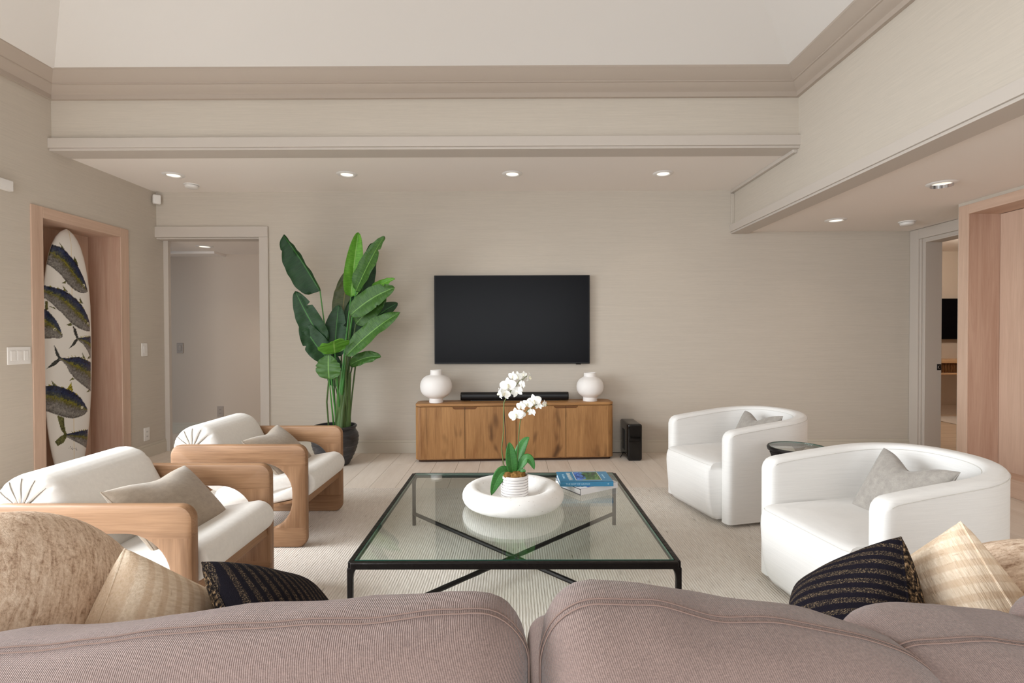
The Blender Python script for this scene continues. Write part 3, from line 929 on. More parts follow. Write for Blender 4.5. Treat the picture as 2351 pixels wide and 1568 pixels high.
def blade(pts, width, nrm, prof, fold=0.0, cup=0.0, nu=8, nv=22, tears=(), rip=0.0, roll=0.0, seed=0):
    """leaf along a polyline/bezier; returns G with uv"""
    P = [Vector(p) for p in pts]
    def at(t):
        Q = P[:]
        while len(Q) > 1:
            Q = [Q[i].lerp(Q[i + 1], t) for i in range(len(Q) - 1)]
        return Q[0]
    g = G(); V = []; UV = []; F = []
    for j in range(nv + 1):
        t = j / nv
        c = at(t); d = (at(min(1, t + .01)) - at(max(0, t - .01))).normalized()
        n = Vector(nrm); n = (n - d * n.dot(d)).normalized()
        if roll:
            n = Matrix.Rotation(roll, 3, d) @ n
        s = d.cross(n)
        w = width / 2 * prof(t)
        for i in range(nu + 1):
            u = i / nu * 2 - 1
            k = 1.0
            for (tt, side, depth, wid) in tears:
                if side * u > 0 and abs(t - tt) < wid:
                    k = min(k, 1 - depth * (1 - abs(t - tt) / wid))
            r = rip * noise.noise(Vector((u * 2 + seed, t * 7, seed)))
            a = abs(u)
            V.append(tuple(c + s * (u * w * k * math.cos(fold)) + n * (a * w * math.sin(fold) + cup * w * (u * u) + r * a)))
            UV.append((i / nu, t))
    m = nu + 1
    for j in range(nv):
        for i in range(nu):
            F.append((j * m + i, j * m + i + 1, (j + 1) * m + i + 1, (j + 1) * m + i))
    g.v = V; g.f = F; g.uvs = UV
    return g
def put_blade(name, g, mat, parent, **kw):
    me = g.mesh(name, 60)
    uv = me.uv_layers.new(name='UVMap')
    for lp in me.loops:
        uv.data[lp.index].uv = g.uvs[lp.vertex_index]
    o = put(name, me, mat, parent, **kw)
    return o
def pr_oval(t):
    return max(.0, math.sin(PI * min(1, max(0, t)) ** .85)) ** .62
def pr_petal(t):
    return max(.02, math.sin(PI * (t * .93 + .05) ** .8)) ** .55
def pr_sepal(t):
    return max(.02, math.sin(PI * (t * .93 + .06))) ** .8
for pts, wd, nr, fo, tears in (
        ([(-.022, -.01, .105), (-.062, -.03, .17), (-.108, -.035, .02)], .062, (.2, -1, .4), .25, ()),
        ([(-.006, -.01, .10), (-.016, -.025, .19), (-.024, -.01, .262)], .058, (.25, -1, .1), .28, ()),
        ([(.008, .015, .12), (.022, .02, .245), (.070, .03, .278)], .052, (-.35, -1, .55), .2, ()),
        ([(.012, .0, .11), (.062, -.015, .25), (.092, -.02, .135)], .046, (-.2, -1, .75), .2, ()),
        ([(.0, -.01, .10), (.03, -.02, .145), (.052, -.025, .128)], .022, (0, -1, .5), .2, ())):
    o = put_blade('leaf', blade(pts, wd, nr, pr_oval, fo, 0, 8, 20), M['leaf_o'], oc)
    so = o.modifiers.new('thick', 'SOLIDIFY'); so.thickness = .0018
petal_me = None
pg = blade([(0, 0, 0), (.014, -.003, .003), (.029, .002, .003)], .031, (0, -1, 0), pr_petal, .05, .10, 8, 10, rip=.003)
petal_me = pg.mesh('petal', 60)
sg = blade([(0, 0, 0), (0, -.002, .013), (0, .004, .027)], .017, (0, -1, 0), pr_sepal, .05, .12, 6, 8, rip=.001)
sepal_me = sg.mesh('sepal', 60)
lg = G(); lg.rbox(.0042, .0075, .005, .004, 3, None, Matrix.Translation((0, -.005, -.004)) @ Matrix.Rotation(.5, 4, 'X')); lg.rbox(.0026, .005, .0026, .0025, 2, None, Matrix.Translation((0, -.004, .003)))
lip_me = lg.mesh('flower', 60)
random.seed(11)
def flower(x, z, r, yaw, pitch, roll, y=-.012):
    f = put('flower', lip_me, M['lip'], oc, loc=(x - .003, y, z + dz), rot=(pitch, roll, yaw))
    k = r / .0235
    f.scale = (k, k, k)
    put('petal', petal_me, M['petal'], f)
    p = put('petal', petal_me, M['petal'], f, rot=(0, math.radians(180), 0))
    p.scale = (1, 1, -1)
    for a in (0, 128, -128):
        put('sepal', sepal_me, M['petal'], f, rot=(0, math.radians(a), 0), loc=(0, .002, 0))
for i, (x, z, r, yaw, pit, rl) in enumerate([
        (-.064, .474, .026, -75, 0, 20), (-.042, .470, .024, -20, -10, 15), (-.0263, .510, .0325, -12, 0, -8), (-.004, .552, .020, -30, 15, 10),
        (.0175, .5506, .022, 10, 10, -5), (.045, .560, .015, 20, 25, 0), (.0725, .5463, .023, 70, 5, 0), (.0402, .5131, .021, 120, -10, 0), (.0142, .4799, .027, 150, -20, 20)]):
    flower(x, z, r, math.radians(yaw), math.radians(pit), math.radians(rl), -.014 if i < 6 else -.004)
for i, (x, z, r, yaw, pit, rl) in enumerate([
        (.0107, .3716, .030, -15, 0, -14), (.036, .377, .018, 15, -10, 30), (.0327, .4122, .021, -35, 5, 0), (.0639, .4225, .022, -20, 10, 10),
        (.0951, .436, .029, -8, 8, -15), (.0835, .3839, .020, 140, -20, 0), (.1158, .4109, .016, 160, -20, 0), (.1439, .4202, .018, 60, 0, 10)]):
    flower(x, z, r, math.radians(yaw), math.radians(pit), math.radians(rl), -.012 if i < 5 else -.002)

# books
def book(name, label, cx, cy, z, W, D, T, rz, cover, group):
    t = thing(name, label, 'book', (cx, cy, z), (0, 0, rz), group)
    # the spine runs along local -Y
    put('pages', G().box(-W / 2 + .004, W / 2 - .004, -D / 2 + .003, D / 2 - .004, .0022, T - .0022), M['paper'], t, smooth=0)
    put('cover', G().box(-W / 2, W / 2, -D / 2, D / 2, 0, .0024).box(-W / 2, W / 2, -D / 2, D / 2, T - .0024, T).box(-W / 2, W / 2, -D / 2 - .001, -D / 2 + .003, 0, T), cover, t, smooth=0)
    return t
b1 = book('book', 'white hardback book with dark edged pages lying under the blue book', .375, 2.70, TZ, .245, .215, .030, math.radians(32), M['bookwhite'], 'books stacked on the glass table')
put('cover_patch', G().box(-.07, .03, -.10, .02, .030, .0304), M['royal'], b1, smooth=0)
put('page_edge_line', G().box(-.1236, -.1226, -.1075, .1065, .0, .0026).box(-.1236, -.1226, -.1075, .1065, .0274, .030).box(-.1236, -.1226, -.1085, -.1060, 0, .03), M['ink'], b1, smooth=0)
text('title', 'Go', .034, M['ink'], b1, Matrix.Translation((-.095, -.065, .0302)) @ Matrix.Rotation(math.radians(-32), 4, 'Z'))
BZ = TZ + .0306
b2 = book('book.001', 'blue book with a landscape photo on its cover, on top of the white book', .363, 2.685, BZ, .268, .19, .0235, math.radians(1.5), M['blue'], 'books stacked on the glass table')
b2.name = 'book'
T2 = .0235
put('photo_border', G().box(-.050, .082, -.066, .084, T2, T2 + .0003), M['cream_print'], b2, smooth=0)
put('cover_photo', G().box(-.047, .079, -.063, .081, T2 + .0003, T2 + .0006), M['pic'], b2, smooth=0)
R90 = Matrix.Rotation(math.radians(90), 4, 'Z')
text('title', 'HAWAII', .031, M['cream_print'], b2, Matrix.Translation((-.073, .005, T2 + .0002)) @ R90, sx=1.25)
text('subtitle', 'THE BEST OF', .014, M['ltblue'], b2, Matrix.Translation((-.104, .005, T2 + .0002)) @ R90)
text('author', 'PHOTOGRAPHS', .010, M['ltblue'], b2, Matrix.Translation((.103, .005, T2 + .0002)) @ R90)
RX = Matrix.Rotation(math.radians(90), 4, 'X')
text('spine_title', 'THE BEST OF HAWAII', .0125, M['ltblue'], b2, Matrix.Translation((-.045, -.0963, T2 / 2)) @ RX)
text('spine_mark', '*', .020, M['ltblue'], b2, Matrix.Translation((.108, -.0963, T2 / 2 - .004)) @ RX)

# ------------------------------------------------------------------ bird of paradise plant
bp = thing('bird_of_paradise_plant', 'tall leafy bird of paradise plant in a black jar by the wall', 'plant', (-1.53, 4.42, 0))
pf = [(0, 0), (.105, 0), (.118, .006)]
for i in range(25):
    a = i / 24
    z = .01 + a * .285
    r = .118 + (.195 - .118) * math.sin(min(1, a * 1.25) * PI / 2) ** .9
    if a > .8:
        r -= (a - .8) ** 2 * .6
    r += .0022 * math.sin(a * 58)
    pf.append((r, z))
pf += [(.168, .303), (.172, .312), (.180, .320), (.182, .330), (.176, .336), (.164, .335), (.160, .31), (.160, .28), (0, .28)]
put('pot', G().lathe(pf, 56), M['pot'], bp)
put('soil', G().lathe([(0, .282), (.158, .282), (.158, .296), (.1, .304), (0, .306)], 32), M['soil'], bp)
put('trunk', G().tube([(.052, 0, .29), (.056, 0, .5), (.060, 0, .66), (.066, 0, .80)], [.048, .044, .036, .020], 14), M['trunk'], bp)
put('trunk', G().tube([(.098, .02, .29), (.10, .02, .5), (.125, .02, .78)], [.034, .028, .012], 12), M['trunk'], bp)
put('leaf_sheath', G().tube([(.07, -.045, .29), (.082, -.04, .48), (.115, -.02, .74)], [.020, .017, .006], 10), M['stem_d'], bp)
def pr_ban(t):
    return max(.0, math.sin(PI * t ** .62)) ** .5 if t < .999 else .0
def pr_ban2(t):
    return max(.0, math.sin(PI * t ** .8)) ** .55 if t < .999 else .0
leaves = [
    # base, tip, width, normal, fold, roll deg, mat, tears, bow, stem root
    ((-.10, -.05, 1.477), (-.383, -.10, 1.939), .36, (-.30, -1, -.15), .55, -22, 'leaf_d', ((.8, -1, .25, .03),), .05, (.02, 0, .30)),
    ((.151, -.02, 1.43), (.218, -.02, 1.975), .17, (-.4, -1, 0), .55, 40, 'leaf_l', (), .02, (.06, -.03, .62)),
    ((.212, -.08, 1.47), (.468, -.15, 1.918), .185, (-.25, -1, .2), .25, -14, 'leaf_m', ((.75, 1, .35, .03),), .03, (.07, -.03, .60)),
    ((.196, .08, 1.40), (.300, .12, 1.912), .175, (.35, -1, 0), .35, 18, 'leaf_d', (), -.03, (.09, .02, .7)),
    ((.03, .10, 1.22), (.077, .15, 1.675), .185, (0, -1, .1), .18, 0, 'leaf_b', ((.62, 1, .5, .02),), .02, (.05, .02, .7)),
    ((-.060, -.05, 1.02), (-.281, -.12, 1.471), .205, (-.1, -1, .1), .35, 6, 'leaf_d', ((.72, 1, .5, .025), (.35, -1, .25, .03)), -.02, (.04, 0, .6)),
    ((-.008, -.08, .89), (-.242, -.10, 1.225), .19, (-.3, -1, .2), .30, 26, 'leaf_d', ((.55, -1, .3, .03),), -.05, (.05, -.02, .6)),
    ((-.001, 0, .92), (.033, .02, 1.365), .205, (0, -1, .05), .28, 0, 'leaf_d', ((.62, 1, .35, .03),), .0, (.05, 0, .6)),
    ((.175, -.12, 1.27), (.565, -.20, 1.490), .190, (.1, -1, .5), .22, 8, 'leaf_m', ((.80, -1, .5, .03), (.55, 1, .2, .02)), .05, (.09, -.02, .55)),
    ((.310, -.05, 1.46), (.545, -.10, 1.572), .085, (.1, -1, .5), .25, 0, 'leaf_l', (), .03, (.19, -.10, 1.25)),
    ((.20, -.05, 1.20), (.47, -.10, 1.41), .17, (.2, -1, .3), .2, 0, 'leaf_m', ((.9, 1, .4, .03),), .03, (.09, 0, .6)),
    ((.12, .10, 1.06), (.50, .2, 1.39), .16, (.1, -1, .4), .35, 14, 'leaf_d', ((.70, -1, .4, .03),), .06, (.10, .02, .6)),
    ((.148, -.15, .935), (.607, -.20, 1.29), .175, (.2, -1, .35), .30, -16, 'leaf_m', (), .05, (.10, -.01, .45)),
    ((.06, -.16, .955), (.105, -.31, 1.060), .245, (0, -.55, 1), .15, 0, 'leaf_l', ((.6, -1, .35, .05),), .03, (.05, -.04, .5)),
    ((.025, -.20, .745), (.027, -.22, .945), .21, (-.1, -1, .1), .15, 0, 'leaf_m', ((.72, 1, .2, .04), (.5, -1, .15, .04)), .0, (.0, -.02, .30)),
    ((.145, -.05, .85), (.43, -.12, .925), .115, (.1, -1, .8), .35, 20, 'leaf_m', (), .05, (.09, .0, .30)),
    ((-.015, .06, .66), (.0, .05, .93), .14, (0, -1, 0), .3, 0, 'leaf_d', (), .0, (.04, .02, .5)),
    ((.115, .06, 1.05), (.155, .09, 1.45), .16, (.1, -1, 0), .25, 0, 'leaf_d', (), .0, (.09, .02, .6)),
    ((.17, .06, .98), (.33, .10, 1.33), .17, (.1, -1, .1), .25, 0, 'leaf_d', (), .0, (.09, .02, .6)),
]
for i, (b, tp, wd, nr, fo, ro, mt, tears, bow, root) in enumerate(leaves):
    B, T = Vector(b), Vector(tp)
    mid = B.lerp(T, .5) + Vector((0, 0, bow)) + Vector((0, -.02, 0))
    g = blade([b, tuple(mid), tp], wd * 1.04, nr, pr_ban if i in (0, 1, 2, 3, 4, 7) else pr_ban2, fo, -.06, 10, 36, tears, .022, math.radians(ro), i * 3.7)
    o = put_blade('leaf', g, M[mt], bp)
    Rt = Vector(root)
    d = (T - B).normalized()
    pts = []
    for k in range(9):
        tt = k / 8
        c1 = Rt.lerp(B, .5); c1.x = Rt.x * .55 + B.x * .45
        q = Rt.lerp(c1, tt).lerp(c1.lerp(B, tt), tt)
        pts.append(tuple(q))
    r0 = .011 if i in (1, 2) else .008
    put('petiole', G().tube(pts, [r0 - (r0 - .005) * k / 8 for k in range(9)], 8), M['stem'] if i in (0, 1, 2, 9, 13, 14) else M['stem_d'], o)
for pts in ([(-.03, -.06, .3), (-.025, -.12, .55), (.02, -.19, .76)], [(.005, .01, .3), (-.01, .02, .6), (-.02, .03, .9)], [(.11, .03, .3), (.14, .03, .6), (.18, .02, .9)]):
    put('stem', G().tube(pts, .007, 8), M['stem_d'], bp)

# ------------------------------------------------------------------ wood framed armchairs (left)
def rrect(cx, cz, hw_, hh, r, nc=10):
    pts = []
    for sx, sz, a0 in ((1, 1, 0), (-1, 1, 90), (-1, -1, 180), (1, -1, 270)):
        for i in range(nc + 1):
            a = math.radians(a0 + 90 * i / nc)
            pts.append((cx + sx * (hw_ - r) + r * math.cos(a), cz + sz * (hh - r) + r * math.sin(a)))
    return pts
import bmesh
FL, FH, FT = .70, .530, .042      # frame length, height, thickness
RAIL, BOT, POST = .097, .092, .076
def frame_pieces():
    rnd = .011
    steps = [(-FT / 2, rnd), (-FT / 2 + .003, rnd * .35), (-FT / 2 + rnd, 0), (FT / 2 - rnd, 0), (FT / 2 - .003, rnd * .35), (FT / 2, rnd)]
    g = G()
    oz = (FH + BOT - RAIL) / 2
    ihh = (FH - RAIL - BOT) / 2; ihw = (FL - 2 * POST) / 2
    O = [rrect(0, FH / 2, FL / 2 - i, FH / 2 - i, .05 - i * .5) for _, i in steps]
    I = [rrect(0, oz, ihw + i, ihh + i, .150 + i) for _, i in steps]
    n = len(O[0])
    V = []; F = []
    for k, (y, _) in enumerate(steps):
        V += [(x, y, z) for x, z in O[k]]
    off = len(V)
    for k, (y, _) in enumerate(steps):
        V += [(x, y, z) for x, z in I[k]]
    m = len(steps)
    for k in range(m - 1):
        for j in range(n):
            a, b = k * n + j, k * n + (j + 1) % n
            F.append((b, a, a + n, b + n))
            a += off; b += off
            F.append((a, b, b + n, a + n))
    for j in range(n):
        j2 = (j + 1) % n
        F.append((j, j2, off + j2, off + j))
        q = (m - 1) * n
        F.append((q + j2, q + j, off + q + j, off + q + j2))
    g.add(V, F)
    zt, zb = FH - RAIL - .012, BOT + .012
    out = {}
    for nm, cuts in (('arm_rail', [((0, 0, zt), (0, 0, 1))]), ('bottom_rail', [((0, 0, zb), (0, 0, -1))]),
                     ('front_post', [((0, 0, zt), (0, 0, -1)), ((0, 0, zb), (0, 0, 1)), ((0, 0, 0), (1, 0, 0))]),
                     ('rear_post', [((0, 0, zt), (0, 0, -1)), ((0, 0, zb), (0, 0, 1)), ((0, 0, 0), (-1, 0, 0))])):
        me = g.mesh(nm, 0)
        bm = bmesh.new(); bm.from_mesh(me)
        bmesh.ops.recalc_face_normals(bm, faces=bm.faces)
        for co, no in cuts:
            r = bmesh.ops.bisect_plane(bm, geom=bm.verts[:] + bm.edges[:] + bm.faces[:], dist=1e-6, plane_co=co, plane_no=tuple(-c for c in no), clear_outer=True)
            ed = [e for e in bm.edges if len(e.link_faces) == 1]
            if ed:
                bmesh.ops.holes_fill(bm, edges=ed, sides=0)
        bmesh.ops.recalc_face_normals(bm, faces=bm.faces)
        bm.to_mesh(me); bm.free()
        me.polygons.foreach_set('use_smooth', [True] * len(me.polygons))
        me.set_sharp_from_angle(angle=math.radians(35))
        out[nm] = me
    return out
FP = frame_pieces()
def stadium(c0, r0, c1, r1, n=40):
    """outline of two unequal discs joined by tangents, in XZ"""
    (x0, z0), (x1, z1) = c0, c1
    dx, dz_ = x1 - x0, z1 - z0
    d = math.hypot(dx, dz_); ang = math.atan2(dz_, dx)
    be = math.acos((r0 - r1) / d)
    pts = []
    h = n // 2
    for i in range(h + 1):
        a = ang - be + 2 * be * i / h
        pts.append((x1 + r1 * math.cos(a), z1 + r1 * math.sin(a)))
    for i in range(h + 1):
        a = ang + be + (2 * PI - 2 * be) * i / h
        pts.append((x0 + r0 * math.cos(a), z0 + r0 * math.sin(a)))
    return pts
def cushion(outline, y0, y1, focus, dome=.03, pleats=(), ny=16, sag=.0):
    """padded cushion: the outline swept along Y, its ends gathered to a focus point"""
    fx, fz = focus
    N = len(outline)
    # densify
    P = []
    for i in range(N):
        a, b = outline[i], outline[(i + 1) % N]
        for k in range(3):
            P.append((a[0] + (b[0] - a[0]) * k / 3, a[1] + (b[1] - a[1]) * k / 3))
    def end(s):
        return [(1 - .0, 0), (.985, .30), (.95, .55), (.88, .78), (.75, .92), (.55, 1.0), (.3, 1.0), (.12, .93), (.03, .85)]
    rings = []
    def ring(scale, y, yo, sgn):
        R = []
        for x, z in P:
            a = math.atan2(z - fz, x - fx)
            q = 0
            for pa in pleats:
                dlt = abs((a - pa + PI) % (2 * PI) - PI)
                q = max(q, math.exp(-(dlt / .075) ** 2))
            amp = .010 * q * min(1, (1 - scale) * 8) * min(1, scale * 4)
            R.append((fx + (x - fx) * scale, y + sgn * (yo - amp), fz + (z - fz) * scale))
        return R
    E = end(1)
    for sc_, d in reversed(E[1:]):
        rings.append(ring(sc_, y0 + dome, d * dome, -1))
    for k in range(ny + 1):
        t = k / ny
        y = y0 + dome + (y1 - y0 - 2 * dome) * t
        b = 1 + sag * math.sin(PI * t)
        rings.append([(fx + (x - fx) * b, y, fz + (z - fz) * b) for x, z in P])
    for sc_, d in E[1:]:
        rings.append(ring(sc_, y1 - dome, d * dome, 1))
    g = G(); g.loft(rings)
    g.f = [tuple(reversed(f)) for f in g.f]
    return g
def pillow_mesh(W, H, T, pinch=.06, n=26, wrinkle=.006, chop=0.0, seed=0, sides=True, exp=.5, rnd=0.0):
    V = []; F = []; mi = []
    for side in (1, -1):
        o = len(V)
        for j in range(n + 1):
            v = math.sin((j / n * 2 - 1) * PI / 2)
            for i in range(n + 1):
                u = math.sin((i / n * 2 - 1) * PI / 2)
                x = W / 2 * u * (1 - pinch * (1 - v * v))
                z = H / 2 * v * (1 - pinch * (1 - u * u))
                if rnd:
                    x += (W / 2 * u * math.sqrt(1 - v * v / 2) - x) * rnd; z += (H / 2 * v * math.sqrt(1 - u * u / 2) - z) * rnd
                if chop and v > 0:
                    z -= chop * math.exp(-(u / .45) ** 2) * v
                th = T / 2 * (max(0, (1 - u * u)) * max(0, (1 - v * v))) ** exp
                edge = min(1 - abs(u), 1 - abs(v))
                wr = wrinkle * noise.noise(Vector((x * 9 + seed, z * 9, side * 3.1 + seed))) * min(1, edge * 6)
                V.append((x, side * -1 * (th + wr + .0015), z))
        for j in range(n):
            for i in range(n):
                a = o + j * (n + 1) + i
                q = (a, a + 1, a + n + 2, a + n + 1)
                F.append(q if side == 1 else tuple(reversed(q)))
    m = (n + 1) ** 2
    border = [i for i in range(n + 1)] + [j * (n + 1) + n for j in range(1, n + 1)] + [n * (n + 1) + i for i in range(n - 1, -1, -1)] + [j * (n + 1) for j in range(n - 1, 0, -1)]
    for k in range(len(border)):
        a, b = border[k], border[(k + 1) % len(border)]
        F.append((b, a, a + m, b + m))
    g = G().add(V, F)
    seam = [((V[i][0]), 0, (V[i][2])) for i in border]
    return g, seam
def pillow(name, label, loc, rot, W, H, T, mat, back=None, seam_mat=None, group=None, **kw):
    g, seam = pillow_mesh(W, H, T, **kw)
    t = thing(name, label, 'pillow', loc, (0, 0, 0), group)
    t.matrix_world = Matrix.Translation(loc) @ rot.to_4x4()
    t.location = loc; t.rotation_euler = rot.to_euler()
    me = g.mesh('cover', 70)
    me.materials.append(mat); me.materials.append(back or mat)
    half = len(me.polygons) // 2
    if back:
        for p in me.polygons:
            if p.center.y > 0.0:
                p.material_index = 1
    put('cover', me, None, t)
    put('edge_seam', G().tube(seam, .0022, 6, False, True), seam_mat or mat, t)
    return t

def wood_chair(label, y_near):
    W = .592
    t = thing('lounge_armchair', label, 'armchair', (-1.067 - FL / 2, y_near + W / 2, .012), (0, 0, 0), 'oak framed lounge chairs on the left')
    L0 = FL / 2 + 1.067 - .0     # world x -> local x offset
    for s in (-1, 1):
        yy = s * (W / 2 - FT / 2)
        for nm, mt in (('arm_rail', 'chair_x'), ('bottom_rail', 'chair_x'), ('front_post', 'chair_z'), ('rear_post', 'chair_z')):
            put(nm, FP[nm], M[mt], t, loc=(0, yy, 0))
    X = lambda wx: wx + 1.067 + FL / 2
    # rails that carry the cushions
    yi = W / 2 - FT
    a = math.atan2(.09, .45)
    mtx = Matrix.Translation((X(-1.115), 0, .228)) @ Matrix.Rotation(-a, 4, 'Y')
    put('front_rail', G().box(-.035, .035, -yi, yi, -.018, .018, mtx), M['chair_y'], t, bevel=.003)
    mtx = Matrix.Translation((X(-1.55), 0, .13)) @ Matrix.Rotation(-a, 4, 'Y')
    put('rear_rail', G().box(-.035, .035, -yi, yi, -.018, .018, mtx), M['chair_y'], t, bevel=.003)
    mtx = Matrix.Translation((X(-1.33), 0, .190)) @ Matrix.Rotation(-a, 4, 'Y')
    put('seat_board', G().box(-.24, .24, -yi, yi, -.006, .006, mtx), M['chair_y'], t)
    mtx = Matrix.Translation((X(-1.715), 0, .36)) @ Matrix.Rotation(math.radians(-25), 4, 'Y')
    put('back_board', G().box(-.008, .008, -yi, yi, -.13, .13, mtx), M['chair_y'], t, bevel=.002)
    g0 = yi - .003
    o = stadium((X(-1.50), .235), .075, (X(-1.108), .312), .066)
    put('seat_cushion', cushion(o, -g0, g0, (X(-1.13), .312), .018, [math.radians(q) for q in (-160, -120, -80, 60, 100, 140)]), M['cream_fab'], t, smooth=60)
    o = stadium((X(-1.545), .345), .082, (X(-1.672), .498), .122)
    pl = [math.radians(q) for q in (15, 40, 65, 90, 115, 140, 165, 190)]
    put('back_cushion', cushion(o, -g0, g0, (X(-1.680), .500), .045, pl), M['cream_fab'], t, smooth=60)
    for s in (-1, 1):
        for q in pl[:7]:
            fx, fz = X(-1.680), .500
            pts = []
            for k in range(6):
                r = .018 + .088 * k / 5
                # follow the gathered end of the roll
                sc_ = min(.97, r / .125)
                prof_ = np.interp(sc_, [.03, .12, .3, .55, .75, .88, .95, .985, 1.0], [.85, .93, 1.0, 1.0, .92, .78, .55, .30, 0])
                pts.append((fx + r * math.cos(q + .06 * k / 5), s * (g0 - .045 + .045 * prof_ - .0062 * min(1, (1 - sc_) * 8) * min(1, sc_ * 4)), fz + r * math.sin(q + .06 * k / 5)))
            put('pleat_line', G().tube(pts, .0017, 5), M['pleat'], t)  # thin darker tube laid along each pleat
    return t
wood_chair('nearer oak framed lounge chair with rolled cream cushions, at the front left', 1.705)
wood_chair('farther oak framed lounge chair with rolled cream cushions, beside the plant', 2.647)
def face_rot(yaw, lean, roll=0.0):
    """pillow local -Y becomes its front; yaw turns about Z, lean tips the top backwards, roll spins in its own plane"""
    return Matrix.Rotation(math.radians(yaw), 3, 'Z') @ Matrix.Rotation(math.radians(-lean), 3, 'X') @ Matrix.Rotation(math.radians(roll), 3, 'Y')
pillow('lumbar_pillow', 'taupe velvet lumbar pillow leaning in the nearer oak lounge chair', (-1.318, 1.985, .452), face_rot(90, 44, 3), .43, .29, .12, M['taupe_fab'], group='taupe pillows on the lounge chairs', chop=.02, exp=.42)
pillow('lumbar_pillow', 'taupe velvet lumbar pillow leaning in the farther oak lounge chair', (-1.335, 2.94, .452), face_rot(90, 46, -2), .43, .29, .12, M['taupe_fab'], group='taupe pillows on the lounge chairs', chop=.02, seed=5, exp=.42)

# ------------------------------------------------------------------ white barrel chairs (right)
def barrel_chair(label, loc, rz):
    t = thing('barrel_chair', label, 'armchair', loc, (0, 0, rz), 'white barrel swivel chairs on the right')
    w2, th = .326, .076          # outer half width, wall thickness
    yf, yc = -.375, -.02          # local -Y is the open front
    bk = .345                     # depth of the curved back behind yc
    # centre line of the U wall
    path = []
    ns = 10
    for i in range(ns):
        path.append((-(w2 - th / 2), yf + (yc - yf) * i / ns))
    na = 36
    for i in range(na + 1):
        a = PI - PI * i / na
        e = .86
        cx = (w2 - th / 2) * math.copysign(abs(math.cos(a)) ** e, math.cos(a)); cy = yc + (bk - th / 2) * abs(math.sin(a)) ** e
        path.append((cx, cy))
    for i in range(1, ns + 1):
        path.append((w2 - th / 2, yc + (yf - yc) * i / ns))
    # refine both ends for the rounded front posts
    pad = [0, .006, .015, .028, .045]
    start = [(-(w2 - th / 2), yf + d) for d in pad]
    endp = [(w2 - th / 2, yf + d) for d in reversed(pad)]
    path = start + path[2:-2] + endp
    n = len(path)
    ln = [0]
    for i in range(1, n):
        ln.append(ln[-1] + math.hypot(path[i][0] - path[i - 1][0], path[i][1] - path[i - 1][1]))
    tot = ln[-1]
    rings = []; seams = [[], []]
    for i in range(n):
        a = path[max(0, i - 1)]; b = path[min(n - 1, i + 1)]
        tx, ty = b[0] - a[0], b[1] - a[1]
        q = math.hypot(tx, ty); tx /= q; ty /= q
        nx, ny = -ty, tx          # outward (left of travel)
        s = ln[i]; e = min(s, tot - s)
        yrel = (path[i][1] - yf) / (yc + bk - yf)
        top = .535 + .075 * min(1, max(0, yrel)) ** .8
        rc = .05
        if e < rc:
            top -= rc - math.sqrt(max(0, rc * rc - (rc - e) ** 2))
        half = th / 2
        re = .030
        if e < re:
            half = th / 2 - re * .75 + re * .75 * math.sqrt(max(0, 1 - (1 - e / re) ** 2))
        r = .024
        cs = [(half, .02)]
        for k in range(6):
            aa = PI / 2 * k / 5
            cs.append((half - min(r, half) * (1 - math.cos(aa)), top - r + r * math.sin(aa)))
        for k in range(6):
            aa = PI / 2 * (1 - k / 5)
            cs.append((-half + min(r, half) * (1 - math.cos(aa)), top - r + r * math.sin(aa)))
        cs.append((-half, .02))
        ring = [(path[i][0] + nx * d, path[i][1] + ny * d, z) for d, z in cs]
        rings.append(ring)
        for k, (d, z) in enumerate(((half + .0004, top - r * .8), (-half - .0004, top - r * .8))):
            seams[k].append((path[i][0] + nx * d, path[i][1] + ny * d, z))
    g = G().loft(rings, True, True)
    put('shell', g, M['white_fab'], t, smooth=55)
    for k in (0, 1):
        body = seams[k][3:-3]
        a0 = Vector(body[0]); a1 = Vector(body[-1])
        put('welt_seam', G().tube(body, .0016, 5), M['seam'], t)
    # seat: fills the U and swells past the arm fronts
    iw = w2 - th + .004
    outl = []
    m = 14
    for i in range(m + 1):
        a = PI - PI * i / m
        outl.append((iw * math.copysign(abs(math.cos(a)) ** .8, math.cos(a)), yc + (bk - th + .004) * abs(math.sin(a)) ** .86))
    fy = yf - .055
    front = []
    for i in range(1, 20):
        u = 1 - 2 * i / 20
        front.append((iw * (abs(u) ** .75) * (1 if u > 0 else -1), yf + .01 - .078 * (1 - abs(u) ** 18)))
    outl += front
    cx, cy = 0, (yf + yc) / 2
    def sc(k, kz=1):
        return [(cx + (x - cx) * k, cy + (y - cy) * k) for x, y in outl]
    def shrink(d):
        o = []
        for x, y in outl:
            if y < yf + .02:
                o.append((x * (1 - d * .6), y + d))
            else:
                o.append((x, y))
        return o
    rg = []
    for d, z in ((.050, .022), (.030, .05), (.012, .12), (.004, .20), (0, .27), (.002, .305), (.010, .330), (.024, .346), (.045, .352)):
        rg.append([(x, y, z) for x, y in shrink(d)])
    for k, z in ((.93, .354), (.8, .358), (.55, .362), (.25, .364), (.02, .364)):
        rg.append([(cx + (x - cx) * k, cy + (y - cy) * k, z) for x, y in shrink(.045)])
    put('seat', G().loft(rg), M['white_fab'], t, smooth=60)
    sm = [(x, y, .337) for x, y in shrink(.015)][m + 1:]
    put('seat_seam', G().tube(sm, .0014, 5), M['seam'], t)
    put('swivel_base', G().lathe([(0, 0), (.23, 0), (.23, .024), (0, .024)], 36), M['dark'], t)
    return t
barrel_chair('nearer white barrel chair with a curved back, at the front right', (1.535, 2.085, .012), math.radians(-90 + 9.5))
barrel_chair('farther white barrel chair with a curved back, near the right part of the wall', (1.485, 3.30, .012), math.radians(-90 + 14))
